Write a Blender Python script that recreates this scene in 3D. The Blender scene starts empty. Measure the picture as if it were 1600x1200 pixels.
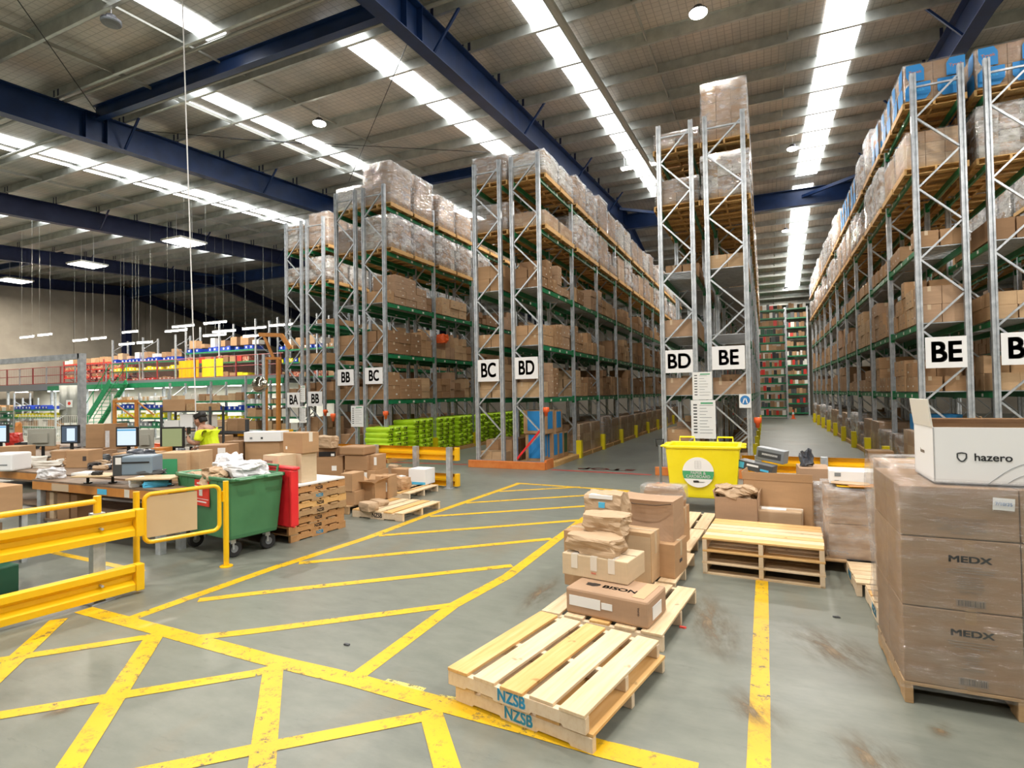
import bpy, bmesh, math, random
from mathutils import Vector, Matrix, noise
random.seed(7)
C = bpy.context.scene.collection
SC = bpy.context.scene
# ------------------------------------------------------------------ camera
HC = 1.9; FPX = 875.0; YAW = math.atan(395/875.0); PITCH = 0.0192; ROLL = 0.0165
_F = Vector((-math.sin(YAW)*math.cos(PITCH), math.cos(YAW)*math.cos(PITCH), math.sin(PITCH)))
_R0 = Vector((math.cos(YAW), math.sin(YAW), 0)); _U0 = _R0.cross(_F)
_R = _R0*math.cos(ROLL) - _U0*math.sin(ROLL); _U = _R0*math.sin(ROLL) + _U0*math.cos(ROLL)
cd = bpy.data.cameras.new('camera'); cam = bpy.data.objects.new('camera', cd); C.objects.link(cam)
cam.matrix_world = Matrix(((_R.x, _U.x, -_F.x, 0), (_R.y, _U.y, -_F.y, 0), (_R.z, _U.z, -_F.z, HC), (0, 0, 0, 1)))
cd.sensor_width = 36; cd.lens = 36*FPX/1600; cd.clip_start = .1; cd.clip_end = 200
SC.camera = cam
# ------------------------------------------------------------------ world, exposure
w = bpy.data.worlds.new('world'); SC.world = w; w.use_nodes = True
bg = w.node_tree.nodes['Background']; bg.inputs[0].default_value = (.75, .87, 1, 1); bg.inputs[1].default_value = 1.2
SC.view_settings.view_transform = 'Standard'; SC.view_settings.look = 'None'
SC.view_settings.gamma = 1; SC.view_settings.exposure = EXPO = 0.1
SC.cycles.use_denoising = True
SC.cycles.max_bounces = 6; SC.cycles.diffuse_bounces = 3; SC.cycles.glossy_bounces = 3
SC.cycles.transmission_bounces = 4; SC.cycles.transparent_max_bounces = 10
SC.cycles.sample_clamp_indirect = 4; SC.cycles.caustics_reflective = False; SC.cycles.caustics_refractive = False
SKYLIGHT = 6.0; LAMP = 520.0

def fl(u, v, z=0.0):          # the point of the level plane z that the photo shows at (u, v)
    d = _R*((u-800)/FPX) - _U*((v-600)/FPX) + _F
    return Vector((0, 0, HC)) + d*((z-HC)/d.z)
def at(u, v, dep):            # the point at (u, v) at a given distance along the view axis
    return Vector((0, 0, HC)) + (_R*((u-800)/FPX) - _U*((v-600)/FPX) + _F)*dep

# ------------------------------------------------------------------ materials
M = {}
def mat(name, col, rough=.5, metal=0, spec=.5, em=None, es=0):
    m = bpy.data.materials.new(name); m.use_nodes = True
    b = m.node_tree.nodes['Principled BSDF']
    b.inputs['Base Color'].default_value = (*col, 1); b.inputs['Roughness'].default_value = rough
    b.inputs['Metallic'].default_value = metal; b.inputs['Specular IOR Level'].default_value = spec
    if em: b.inputs['Emission Color'].default_value = (*em, 1); b.inputs['Emission Strength'].default_value = es
    M[name] = m; return m
class N:
    def __init__(s, m): s.m = m; s.t = m.node_tree; s.b = s.t.nodes['Principled BSDF']
    def new(s, k, **kw):
        n = s.t.nodes.new(k)
        for a, v in kw.items():
            if a.startswith('i_'): n.inputs[a[2:].replace('_', ' ')].default_value = v
            else: setattr(n, a, v)
        return n
    def l(s, a, b): s.t.links.new(a, b)
    def noise(s, scale, detail=4, sc=(1, 1, 1), rough=.55, coord='Object'):
        tc = s.new('ShaderNodeTexCoord'); mp = s.new('ShaderNodeMapping'); mp.inputs['Scale'].default_value = sc
        nz = s.new('ShaderNodeTexNoise'); nz.inputs['Scale'].default_value = scale; nz.inputs['Detail'].default_value = detail
        nz.inputs['Roughness'].default_value = rough
        s.l(tc.outputs[coord], mp.inputs[0]); s.l(mp.outputs[0], nz.inputs['Vector']); return nz.outputs['Fac']
    def ramp(s, fac, stops):
        r = s.new('ShaderNodeValToRGB'); e = r.color_ramp.elements
        while len(e) < len(stops): e.new(.5)
        for i, (p, c) in enumerate(stops): e[i].position = p; e[i].color = (*c, 1) if len(c) == 3 else c
        s.l(fac, r.inputs[0]); return r.outputs[0]
    def mix(s, fac, a, b, mode='MIX'):
        x = s.new('ShaderNodeMix', data_type='RGBA', blend_type=mode)
        if isinstance(fac, float): x.inputs[0].default_value = fac
        else: s.l(fac, x.inputs[0])
        for k, v in ((6, a), (7, b)):
            if isinstance(v, tuple): x.inputs[k].default_value = (*v, 1)
            else: s.l(v, x.inputs[k])
        return x.outputs[2]
    def col(s, o): s.l(o, s.b.inputs['Base Color'])
    def bump(s, h, st=.2, dist=.02):
        b = s.new('ShaderNodeBump'); b.inputs['Strength'].default_value = st; b.inputs['Distance'].default_value = dist
        s.l(h, b.inputs['Height']); s.l(b.outputs[0], s.b.inputs['Normal'])
def nmat(name, c1, c2, scale=4, rough=.5, metal=0, sc=(1, 1, 1), bump=0, detail=4, spec=.5, lo=.35, hi=.65):
    m = mat(name, c1, rough, metal, spec); n = N(m); f = n.noise(scale, detail, sc)
    n.col(n.ramp(f, [(lo, c1), (hi, c2)]))
    if bump: n.bump(f, bump)
    return m
# concrete floor
m = mat('concrete_floor', (.3, .3, .28), .42); n = N(m)
a = n.noise(.55, 6); b_ = n.noise(3.2, 8, (1, 2.2, 1), .65); c_ = n.noise(.42, 5, (1.7, .6, 1), .6)
base = n.ramp(a, [(.3, (.112, .124, .110)), (.7, (.168, .182, .148))])
base = n.mix(n.ramp(b_, [(.25, (0, 0, 0)), (.85, (1, 1, 1))]), base, (.215, .226, .19))
st = n.ramp(c_, [(.56, (0, 0, 0)), (.70, (.55, .55, .55))]); base = n.mix(st, base, (.20, .155, .095))
dk = n.ramp(n.noise(5, 12, (.5, 2.6, 1), .85), [(.56, (0, 0, 0)), (.72, (.8, .8, .8))]); base = n.mix(dk, base, (.075, .078, .07))
n.col(base); n.l(n.ramp(a, [(.2, (.32, .32, .32)), (.8, (.5, .5, .5))]), n.b.inputs['Roughness']); n.bump(b_, .05, .005)
def paint(name, col, worn):
    m = mat(name, col, .45); n = N(m)
    f = n.noise(11, 12, (1, 1, 1), .86); g = n.noise(1.6, 3)
    k = n.mix(n.ramp(f, [(worn, (0, 0, 0)), (worn+.03, (1, 1, 1))]), (0, 0, 0), n.ramp(g, [(.38, (.35, .35, .35)), (.56, (1, 1, 1))]))
    c = n.ramp(n.noise(2.5, 4), [(.3, tuple(x*.86 for x in col)), (.7, col)])
    n.col(n.mix(k, c, (.10, .09, .06))); return m
paint('yellow_floor_paint', (.76, .46, .010), .54); paint('red_floor_paint', (.52, .06, .05), .56)
paint('faded_yellow_paint', (.80, .68, .16), .50); 
m = mat('rust_stain', (.20, .145, .085), .55); n = N(m); o = n.t.nodes['Material Output']; tc = n.new('ShaderNodeTexCoord'); mp = n.new('ShaderNodeMapping')
mp.inputs['Location'].default_value = (-1, -1, 0); mp.inputs['Scale'].default_value = (2, 2, 0); gr = n.new('ShaderNodeTexGradient', gradient_type='QUADRATIC_SPHERE'); n.l(tc.outputs['Generated'], mp.inputs[0]); n.l(mp.outputs[0], gr.inputs[0])
mu = n.new('ShaderNodeMath', operation='MULTIPLY'); n.l(gr.outputs['Fac'], mu.inputs[0]); n.l(n.ramp(n.noise(3.0, 8, (.8, 2.6, 1), .7), [(.40, (0, 0, 0)), (.66, (1.5, 1.5, 1.5))]), mu.inputs[1])
t = n.new('ShaderNodeBsdfTransparent'); mx = n.new('ShaderNodeMixShader'); n.l(mu.outputs[0], mx.inputs[0]); n.l(t.outputs[0], mx.inputs[1]); n.l(n.b.outputs[0], mx.inputs[2]); n.l(mx.outputs[0], o.inputs[0])
# roof sheet: foil with a mesh grid
m = mat('foil_roof', (.4, .36, .31), .38, .15); n = N(m)
f = n.noise(.9, 5, (1, .35, 1)); tc = n.new('ShaderNodeTexCoord')
br = n.new('ShaderNodeTexBrick'); br.offset = 0; br.inputs['Scale'].default_value = 1; br.inputs['Mortar Size'].default_value = .012
br.inputs['Brick Width'].default_value = .19; br.inputs['Row Height'].default_value = .19; br.inputs['Color1'].default_value = (1, 1, 1, 1); br.inputs['Color2'].default_value = (.93, .93, .93, 1); br.inputs['Mortar'].default_value = (.68, .68, .68, 1)
n.l(tc.outputs['Object'], br.inputs['Vector'])
c = n.ramp(f, [(.3, (.44, .44, .41)), (.55, (.60, .56, .50)), (.75, (.70, .61, .51))])
n.col(n.mix(1.0, c, br.outputs['Color'], 'MULTIPLY')); n.bump(n.noise(3, 3, (3, .6, 1)), .35, .03)
nmat('galvanised_steel', (.42, .46, .50), (.60, .64, .68), 9, .38, .55, (1, 1, 1))
nmat('purlin_steel', (.46, .48, .45), (.60, .62, .58), 3, .36, .6)
mat('pipe_steel', (.42, .42, .37), .4, .3)
nmat('blue_steel', (.008, .030, .105), (.012, .042, .15), 2, .38, .1)
nmat('navy_steel', (.012, .02, .075), (.02, .03, .1), 2, .4, .1)
nmat('green_beam', (.006, .16, .06), (.012, .22, .085), 6, .4, 0)
nmat('stair_green', (.01, .25, .1), (.02, .3, .12), 6, .4, 0)
nmat('orange_steel', (.62, .17, .035), (.70, .24, .06), 5, .45)
nmat('bench_orange', (.50, .20, .045), (.6, .26, .06), 5, .45)
nmat('barrier_yellow', (.84, .47, .006), (.90, .54, .008), 1.5, .3, 0)
nmat('rail_yellow', (.84, .43, .008), (.90, .50, .01), 2, .35)
mat('safety_yellow', (.88, .72, .01), .45); mat('safety_orange', (.9, .14, .03), .45)
mat('black', (.015, .015, .017), .45); mat('dark_grey', (.06, .065, .07), .45); mat('mid_grey', (.22, .24, .26), .45)
mat('rubber', (.02, .02, .022), .7); mat('white', (.85, .86, .87), .5); mat('paper', (.82, .83, .82), .8); mat('offwhite', (.70, .68, .62), .7)
mat('printer_blue_grey', (.20, .27, .34), .4); mat('beige_plastic', (.38, .38, .33), .5); mat('blue_print', (.02, .25, .62), .6)
mat('print_ink', (.06, .05, .05), .8); mat('faint_ink', (.24, .18, .13), .8); mat('nzsb_blue', (.09, .50, .80), .8); mat('nzsb_black', (.05, .04, .035), .8)
mat('red_print', (.7, .05, .03), .5); mat('green_print', (.06, .36, .16), .5); mat('sticker_blue', (.03, .2, .5), .5)
nmat('green_plastic', (.055, .20, .09), (.07, .24, .11), 3, .38); nmat('yellow_plastic', (.88, .74, .01), (.93, .80, .02), 3, .35); nmat('red_plastic', (.72, .02, .03), (.8, .035, .04), 3, .35)
mat('blue_tub', (.01, .05, .42), .4); mat('yellow_tub', (.8, .72, .02), .4); mat('green_tub', (.015, .2, .09), .4); mat('red_tub', (.55, .03, .02), .4); mat('dark_green', (.012, .075, .04), .5)
nmat('concrete_wall', (.38, .345, .29), (.47, .43, .36), .8, .85, 0, (1, 1, 1), .1, 8)
mat('white_wall', (.72, .70, .62), .8); mat('lamp_glow', (1, 1, 1), .5, 0, .5, (1, .96, .88), 22.0); mat('tube_glow', (1, 1, 1), .5, 0, .5, (1, .97, .9), 9.0)
mat('skylight', (.9, .93, .95), .5, 0, .5, (.96, .98, 1), SKYLIGHT)
mat('lamp_body', (.1, .1, .11), .4, .4); mat('yellow_hi_vis', (.72, .9, .015), .7); mat('navy_cloth', (.03, .035, .09), .8); mat('skin', (.36, .19, .12), .5); mat('hair', (.012, .01, .01), .6)
mat('clothing_grey', (.10, .11, .14), .8)
def card(name, c, rough=.72):
    m = mat(name, c, rough, 0, .3); n = N(m)
    f = n.noise(1.6, 6, (1, 1, 4), .6); g = n.noise(14, 3, (12, 12, .6))
    k = n.ramp(f, [(.3, tuple(x*.86 for x in c)), (.7, tuple(min(1, x*1.08) for x in c))])
    n.col(n.mix(n.ramp(g, [(.35, (0, 0, 0)), (.7, (.16, .16, .16))]), k, tuple(x*.72 for x in c))); return m
CARD = [card('cardboard_tan', (.47, .29, .155)), card('cardboard_brown', (.39, .235, .125)), card('cardboard_pale', (.56, .38, .22)), card('cardboard_pinkish', (.44, .29, .185)), card('cardboard_dark', (.29, .17, .09))]
card('cardboard_cream', (.66, .52, .35)); card('cardboard_grey_brown', (.315, .205, .125)); card('kraft_paper', (.50, .355, .225), .6)
mat('packing_tape', (.60, .47, .32), .22); mat('seam_dark', (.10, .065, .04), .9); mat('brown_tape', (.33, .21, .11), .3); mat('clear_tape', (.75, .70, .62), .15)
def wood(name, c1, c2, c3):
    m = mat(name, c1, .62, 0, .3); n = N(m)
    f = n.noise(2.2, 6, (14, .9, 9), .6); g = n.noise(1.4, 2); k = n.noise(5, 2, (1.5, 1.5, 1.5))
    c = n.ramp(f, [(.28, c1), (.5, c2), (.75, c3)])
    c = n.mix(n.ramp(g, [(.4, (0, 0, 0)), (.7, (.4, .4, .4))]), c, c1)
    n.col(n.mix(n.ramp(k, [(.70, (0, 0, 0)), (.75, (.8, .8, .8))]), c, tuple(x*.55 for x in c1))); n.bump(f, .12, .004); return m
wood('pine', (.61, .43, .245), (.71, .545, .35), (.78, .65, .47)); wood('pine_orange', (.60, .33, .11), (.70, .43, .17), (.74, .52, .26))
wood('pine_raw', (.66, .50, .33), (.74, .60, .43), (.78, .66, .50)); wood('old_timber', (.36, .22, .11), (.45, .29, .15), (.52, .36, .2)); wood('red_timber', (.42, .21, .085), (.52, .28, .115), (.58, .34, .16))
nmat('plywood_board', (.56, .41, .24), (.60, .45, .27), 2, .6); nmat('bench_top', (.16, .11, .075), (.25, .17, .11), 5, .6)
# stretch film: clear, wrinkled, glossy; milky diffuse streaks also paint in white highlights
def film(name, gl, veil, st):
    m = mat(name, (.85, .85, .86), .3, 0, .5); n = N(m); o = n.t.nodes['Material Output']
    tc = n.new('ShaderNodeTexCoord'); mp = n.new('ShaderNodeMapping'); mp.inputs['Scale'].default_value = (1.3, 1.3, 5); nz = n.new('ShaderNodeTexNoise'); nz.inputs['Scale'].default_value = 3.2; nz.inputs['Detail'].default_value = 6
    n.l(tc.outputs['Object'], mp.inputs[0]); n.l(mp.outputs[0], nz.inputs['Vector'])
    bp = n.new('ShaderNodeBump'); bp.inputs['Strength'].default_value = st; bp.inputs['Distance'].default_value = .05; n.l(nz.outputs['Fac'], bp.inputs['Height'])
    t = n.new('ShaderNodeBsdfTransparent'); g = n.new('ShaderNodeBsdfGlossy'); g.inputs['Roughness'].default_value = .12; n.l(bp.outputs[0], g.inputs['Normal'])
    m1 = n.new('ShaderNodeMixShader'); n.l(n.ramp(nz.outputs['Fac'], [(.4, (gl*.5,)*3), (.65, (gl*1.3,)*3)]), m1.inputs[0]); n.l(t.outputs[0], m1.inputs[1]); n.l(g.outputs[0], m1.inputs[2])
    d = n.new('ShaderNodeBsdfDiffuse'); d.inputs['Color'].default_value = (.8, .8, .8, 1); m2 = n.new('ShaderNodeMixShader')
    n.l(n.ramp(n.noise(2.2, 6, (1.5, 1.5, 3.5), .65), [(.42, (veil*.12,)*3), (.68, (veil,)*3)]), m2.inputs[0]); n.l(m1.outputs[0], m2.inputs[1]); n.l(d.outputs[0], m2.inputs[2]); n.l(m2.outputs[0], o.inputs[0]); return m
film('stretch_film', .22, .42, .9); film('heavy_film', .26, .75, 1.0); film('tight_film', .17, .07, .9)
nmat('white_wrap', (.62, .62, .62), (.80, .80, .80), 6, .25, 0, (1, 1, 3), .6)
nmat('grey_pvc', (.30, .31, .29), (.42, .43, .40), 1.5, .3, 0, (1, 1, .5), .5)
# tall tarpaulin, bags
nmat('lime_bag', (.40, .68, .01), (.52, .80, .02), 5, .45, 0, (1, 1, 1), .3); nmat('white_bag', (.62, .63, .66), (.8, .8, .82), 8, .5, 0, (1, 1, 1), .5)
nmat('black_bag', (.05, .06, .08), (.09, .1, .12), 8, .3, 0, (1, 1, 1), .5); nmat('mixed_goods', (.45, .28, .17), (.75, .62, .5), 22, .6, 0)
m = mat('red_goods', (.4, .06, .03), .5); n = N(m); n.col(n.ramp(n.noise(9, 2), [(.3, (.08, .02, .02)), (.45, (.45, .05, .03)), (.55, (.5, .28, .15)), (.62, (.75, .65, .55)), (.7, (.4, .05, .03))]))
m = mat('screen_blue', (0, 0, 0), .2, 0, .5, (.72, .86, 1), 1.0); m = mat('screen_green', (0, 0, 0), .2, 0, .5, (.30, .33, .16), 1.0)
mat('screen_bar', (0, 0, 0), .2, 0, .5, (.08, .35, .62), 1.0); mat('screen_dark', (0, 0, 0), .2, 0, .5, (.08, .11, .15), 1.0)

# ------------------------------------------------------------------ mesh helpers
class MB:
    def __init__(s): s.v = []; s.f = []; s.mi = []; s.mats = []
    def mid(s, m):
        if m not in s.mats: s.mats.append(m)
        return s.mats.index(m)
    def poly(s, vs, fs, m):
        o = len(s.v); s.v += [tuple(p) for p in vs]; k = s.mid(m)
        for f in fs: s.f.append(tuple(o+i for i in f)); s.mi.append(k)
        return s
    def box(s, x0, y0, z0, x1, y1, z1, m, X=None):
        vs = [Vector((x, y, z)) for z in (z0, z1) for y in (y0, y1) for x in (x0, x1)]
        if X is not None: vs = [X @ p for p in vs]
        return s.poly(vs, [(0, 2, 3, 1), (4, 5, 7, 6), (0, 1, 5, 4), (2, 6, 7, 3), (0, 4, 6, 2), (1, 3, 7, 5)], m)
    def bar(s, p, q, a, b, m, up=(0, 0, 1)):   # rectangular bar from p to q, a wide, b high
        p, q = Vector(p), Vector(q); d = (q-p).normalized(); u = Vector(up)
        if abs(d.dot(u)) > .98: u = Vector((1, 0, 0))
        r = d.cross(u).normalized(); u = r.cross(d)
        vs = [c + r*(i*a/2) + u*(j*b/2) for c in (p, q) for i, j in ((-1, -1), (1, -1), (1, 1), (-1, 1))]
        return s.poly(vs, [(0, 3, 2, 1), (4, 5, 6, 7), (0, 1, 5, 4), (1, 2, 6, 5), (2, 3, 7, 6), (3, 0, 4, 7)], m)
    def prism(s, prof, p, q, m, up=(0, 0, 1), caps=True):   # profile (right, up) swept from p to q
        p, q = Vector(p), Vector(q); d = (q-p).normalized(); u = Vector(up)
        if abs(d.dot(u)) > .98: u = Vector((0, 1, 0))
        r = d.cross(u).normalized(); u = r.cross(d); k = len(prof)
        vs = [c + r*a + u*b for c in (p, q) for a, b in prof]
        fs = [(i, (i+1) % k, k+(i+1) % k, k+i) for i in range(k)]
        if caps: fs += [tuple(range(k))[::-1], tuple(range(k, 2*k))]
        return s.poly(vs, fs, m)
    def tube(s, pts, r, m, n=8, caps=True):
        pts = [Vector(p) for p in pts]; vs = []; L = len(pts); r = r if isinstance(r, (list, tuple)) else [r]*L
        u = None
        for i, p in enumerate(pts):
            d = (pts[min(i+1, L-1)] - pts[max(i-1, 0)]).normalized()
            if u is None: u = Vector((0, 0, 1)) if abs(d.z) < .9 else Vector((1, 0, 0))
            a = d.cross(u).normalized(); u = a.cross(d).normalized()
            for k in range(n):
                t = 2*math.pi*k/n; vs.append(p + (a*math.cos(t) + u*math.sin(t))*r[i])
        fs = [(i*n+k, i*n+(k+1) % n, (i+1)*n+(k+1) % n, (i+1)*n+k) for i in range(L-1) for k in range(n)]
        if caps: fs += [tuple(range(n))[::-1], tuple(range((L-1)*n, L*n))]
        return s.poly(vs, fs, m)
    def lathe(s, prof, c, m, n=20, axis='z'):
        vs = []
        for r, h in prof:
            for k in range(n):
                t = 2*math.pi*k/n; a, b = r*math.cos(t), r*math.sin(t)
                vs.append(Vector(c) + (Vector((a, b, h)) if axis == 'z' else Vector((h, a, b)) if axis == 'x' else Vector((b, h, a))))
        L = len(prof)
        fs = [(i*n+k, i*n+(k+1) % n, (i+1)*n+(k+1) % n, (i+1)*n+k) for i in range(L-1) for k in range(n)] + [tuple(range(n))[::-1], tuple(range((L-1)*n, L*n))]
        return s.poly(vs, fs, m)
    def mesh(s, name):
        me = bpy.data.meshes.new(name); me.from_pydata(s.v, [], s.f)
        for m in s.mats: me.materials.append(M[m])
        me.polygons.foreach_set('material_index', s.mi); me.update(); return me
    def build(s, name, parent=None, loc=None, rz=None, smooth=False, bevel=0, fix=True):
        me = s.mesh(name)
        if fix or bevel:
            bm = bmesh.new(); bm.from_mesh(me)
            bmesh.ops.recalc_face_normals(bm, faces=bm.faces)
            bm.to_mesh(me); bm.free()
        o = bpy.data.objects.new(name, me); C.objects.link(o)
        if parent: o.parent = parent
        if loc is not None: o.location = loc
        if rz is not None: o.rotation_euler.z = rz
        if smooth:
            for p in me.polygons: p.use_smooth = True
        if bevel:
            b = o.modifiers.new('edge', 'BEVEL'); b.width = bevel; b.segments = 2; b.limit_method = 'ANGLE'
        return o
def tag(o, label, cat, group=None, kind=None):
    o['label'] = label
    if cat: o['category'] = cat
    if group: o['group'] = group
    if kind: o['kind'] = kind
    return o
def struct(o, label): o['label'] = label; o['kind'] = 'structure'; o['category'] = 'building'; return o
def empty(name, loc=(0, 0, 0), rz=0, parent=None):
    o = bpy.data.objects.new(name, None); C.objects.link(o); o.location = loc; o.rotation_euler.z = rz; o.empty_display_size = .1
    if parent: o.parent = parent
    return o
def dup(o, parent=None, loc=None, rz=None):
    c = o.copy(); C.objects.link(c); c.parent = parent
    if loc is not None: c.location = loc
    if rz is not None: c.rotation_euler.z = rz
    for ch in o.children: dup(ch, c)
    return c
def text(name, body, size, parent, loc, rx=math.pi/2, rz=0, m='print_ink', bold=0, ry=0, sx=1, align='CENTER'):
    cu = bpy.data.curves.new(name, 'FONT'); cu.body = body; cu.size = size; cu.align_x = align; cu.align_y = 'CENTER'; cu.extrude = .0006
    t = bpy.data.objects.new('t', cu); me = bpy.data.meshes.new_from_object(t); bpy.data.objects.remove(t); bpy.data.curves.remove(cu)
    if bold:
        vs = [v.co.copy() for v in me.vertices]; fs = [tuple(p.vertices) for p in me.polygons]; b = min(bold, size*.03); n = len(vs); V = []; Fc = []
        for i, (dx, dy) in enumerate(((-b, -b), (b, -b), (-b, b), (b, b), (0, 0))): V += [(v.x+dx, v.y+dy, v.z) for v in vs]; Fc += [tuple(j+i*n for j in f) for f in fs]
        bpy.data.meshes.remove(me); me = bpy.data.meshes.new(name); me.from_pydata(V, [], Fc)
    me.name = name; me.materials.clear(); me.materials.append(M[m]); o = bpy.data.objects.new(name, me); C.objects.link(o); o.parent = parent
    o.location = loc; o.rotation_euler = (rx, ry, rz); o.scale = (sx, 1, 1); return o
def blob(name, w, d, h, mt, seed=0, amp=.12, fr=2.2, cuts=7, taper=0, sag=0, flat=True, parent=None):
    bm = bmesh.new(); bmesh.ops.create_cube(bm, size=1); bmesh.ops.subdivide_edges(bm, edges=bm.edges, cuts=cuts, use_grid_fill=True)
    for v in bm.verts:
        p = v.co.copy(); q = p*2
        r = max(abs(q.x), abs(q.y), abs(q.z)); l = q.length
        p = p.lerp(p*(r/l*1.12), .35 if taper == 0 else .2)
        k = noise.noise_vector(p*fr + Vector((seed*3.1, seed*7.7, seed))); k2 = noise.noise_vector(p*fr*2.7 + Vector((seed, 5, seed*2)))
        p += k*amp + k2*amp*.45
        if taper: s = 1 - taper*max(0, p.z+.5); p.x *= s; p.y *= s
        if sag: p.z -= sag*(p.x**2 + p.y**2)*(p.z+.5)
        v.co = (p.x*w, p.y*d, max(0, (p.z+.5))*h if p.z > -.42 else 0)
    me = bpy.data.meshes.new(name); bm.to_mesh(me); bm.free(); me.materials.append(M[mt])
    if not flat:
        for p in me.polygons: p.use_smooth = True
    o = bpy.data.objects.new(name, me); C.objects.link(o)
    if parent: o.parent = parent
    return o
# ================================================================== THE BUILDING
X0, X1, Y0_, Y1 = -51.7, 17.0, -14.0, 50.5; YR = 31.0
def rz_(y, b=8.43): return 1.9 + b + .065*y if y <= YR else 1.9 + b + .065*YR - .2*(y-YR)
o = MB().box(X0-.3, Y0_-.3, -.3, X1+.3, Y1+.3, 0, 'concrete_floor').build('floor'); struct(o, 'grey concrete warehouse floor with tyre stains')
def panel_wall(name, p, q, z1, lab, step=6.0):
    m = MB(); p, q = Vector(p), Vector(q); L = (q-p).length; d = (q-p)/L; nrm = Vector((-d.y, d.x, 0)); n = max(1, round(L/step))
    for i in range(n):
        a = p + d*(L*i/n + .02); b = p + d*(L*(i+1)/n - .02)
        m.bar((a.x, a.y, z1/2), (b.x, b.y, z1/2), .2, z1, 'concrete_wall')
    m.bar((p.x-nrm.x*.12, p.y-nrm.y*.12, z1/2), (q.x-nrm.x*.12, q.y-nrm.y*.12, z1/2), .1, z1, 'seam_dark')
    o = m.build(name); struct(o, lab); return o
panel_wall('wall_left', (X0, Y1, 0), (X0, Y0_, 0), 12.6, 'grey concrete panel wall at the mezzanine side')
panel_wall('wall_far', (X1, Y1, 0), (X0, Y1, 0), 9.2, 'grey concrete panel wall closing the rack aisles')
panel_wall('wall_right', (X1, Y0_, 0), (X1, Y1, 0), 12.6, 'grey concrete panel wall beyond the racks')
panel_wall('wall_back', (X0, Y0_, 0), (X1, Y0_, 0), 9.9, 'grey concrete panel wall facing the racks')
m = MB()
ya, yb = Y0_-.3, Y1+.3
for a, b in ((ya, YR), (YR, yb)):
    za, zb = rz_(a), rz_(b)
    m.poly([(X0-.3, a, za), (X1+.3, a, za), (X1+.3, b, zb), (X0-.3, b, zb), (X0-.3, a, za+.08), (X1+.3, a, za+.08), (X1+.3, b, zb+.08), (X0-.3, b, zb+.08)],
           [(0, 3, 2, 1), (4, 5, 6, 7), (0, 1, 5, 4), (2, 3, 7, 6), (1, 2, 6, 5), (3, 0, 4, 7)], 'foil_roof')
struct(m.build('ceiling'), 'foil-lined steel roof sheeting under wire mesh')
PY = [-12.4+1.8*i for i in range(24)]; PF = [YR + .9 + 1.5*i for i in range(13)]
def purlin(y, k):
    zt = rz_(y) - .005; h = .32; m = MB(); s = 1 if k % 2 else -1
    m.box(X0, y-.004, zt-h, X1, y+.004, zt, 'purlin_steel')
    m.box(X0, min(y, y+s*.075), zt-h, X1, max(y, y+s*.075), zt-h+.008, 'purlin_steel')
    m.box(X0, min(y, y-s*.075), zt-.008, X1, max(y, y-s*.075), zt, 'purlin_steel')
    m.box(X0, min(y+s*.07, y+s*.078), zt-h, X1, max(y+s*.07, y+s*.078), zt-h+.025, 'purlin_steel')
    struct(m.build('trim_%d' % (k+1), fix=False), 'galvanised roof purlin, number %d from the loading side' % (k+1))
for k, y in enumerate(PY+PF): purlin(y, k)
# double purlins with a pipe beside the tie beam
for y in (9.35, 10.65):
    m = MB().tube([(X0, y, rz_(y)-.34), (X1, y, rz_(y)-.34)], .045, 'pipe_steel'); struct(m.build('trim_%d' % (40+int(y))), 'thin grey services pipe along the roof purlins near %s' % ('the tie beam' if y < 10 else 'the unlit lamp'))
# skylight strips (x, width, y from, y to)
for i, (x, wd, a, b) in enumerate([(2.05, .92, 2, 30.4), (1.98, .92, 31.6, 45.5), (-4.75, .78, -4, 30), (-9.35, .78, 10.4, 29.5), (-12.25, .66, -6, 9.6), (-15.05, .62, 10.6, 29.5), (-16.0, .16, 10.6, 29.5), (-23.7, .8, 2, 29.5), (-24.6, .17, 2, 29.5), (-34.0, .7, -6, 29), (9.0, .85, -8, 29), (-28, .7, -10, 8), (-3.5, .7, -13.5, -5), (4.5, .7, -13.5, 1)]):
    za, zb = rz_(a), rz_(b); t = -.03
    m = MB().poly([(x-wd/2, a, za+t), (x+wd/2, a, za+t), (x+wd/2, b, zb+t), (x-wd/2, b, zb+t), (x-wd/2, a, za+.0), (x+wd/2, a, za+.0), (x+wd/2, b, zb+.0), (x-wd/2, b, zb+.0)],
           [(0, 3, 2, 1), (4, 5, 6, 7), (0, 1, 5, 4), (2, 3, 7, 6), (1, 2, 6, 5), (3, 0, 4, 7)], 'skylight')
    struct(m.build('window_%d' % (i+1)), 'long translucent skylight strip %d across the roof, glowing with daylight' % (i+1))
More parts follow.
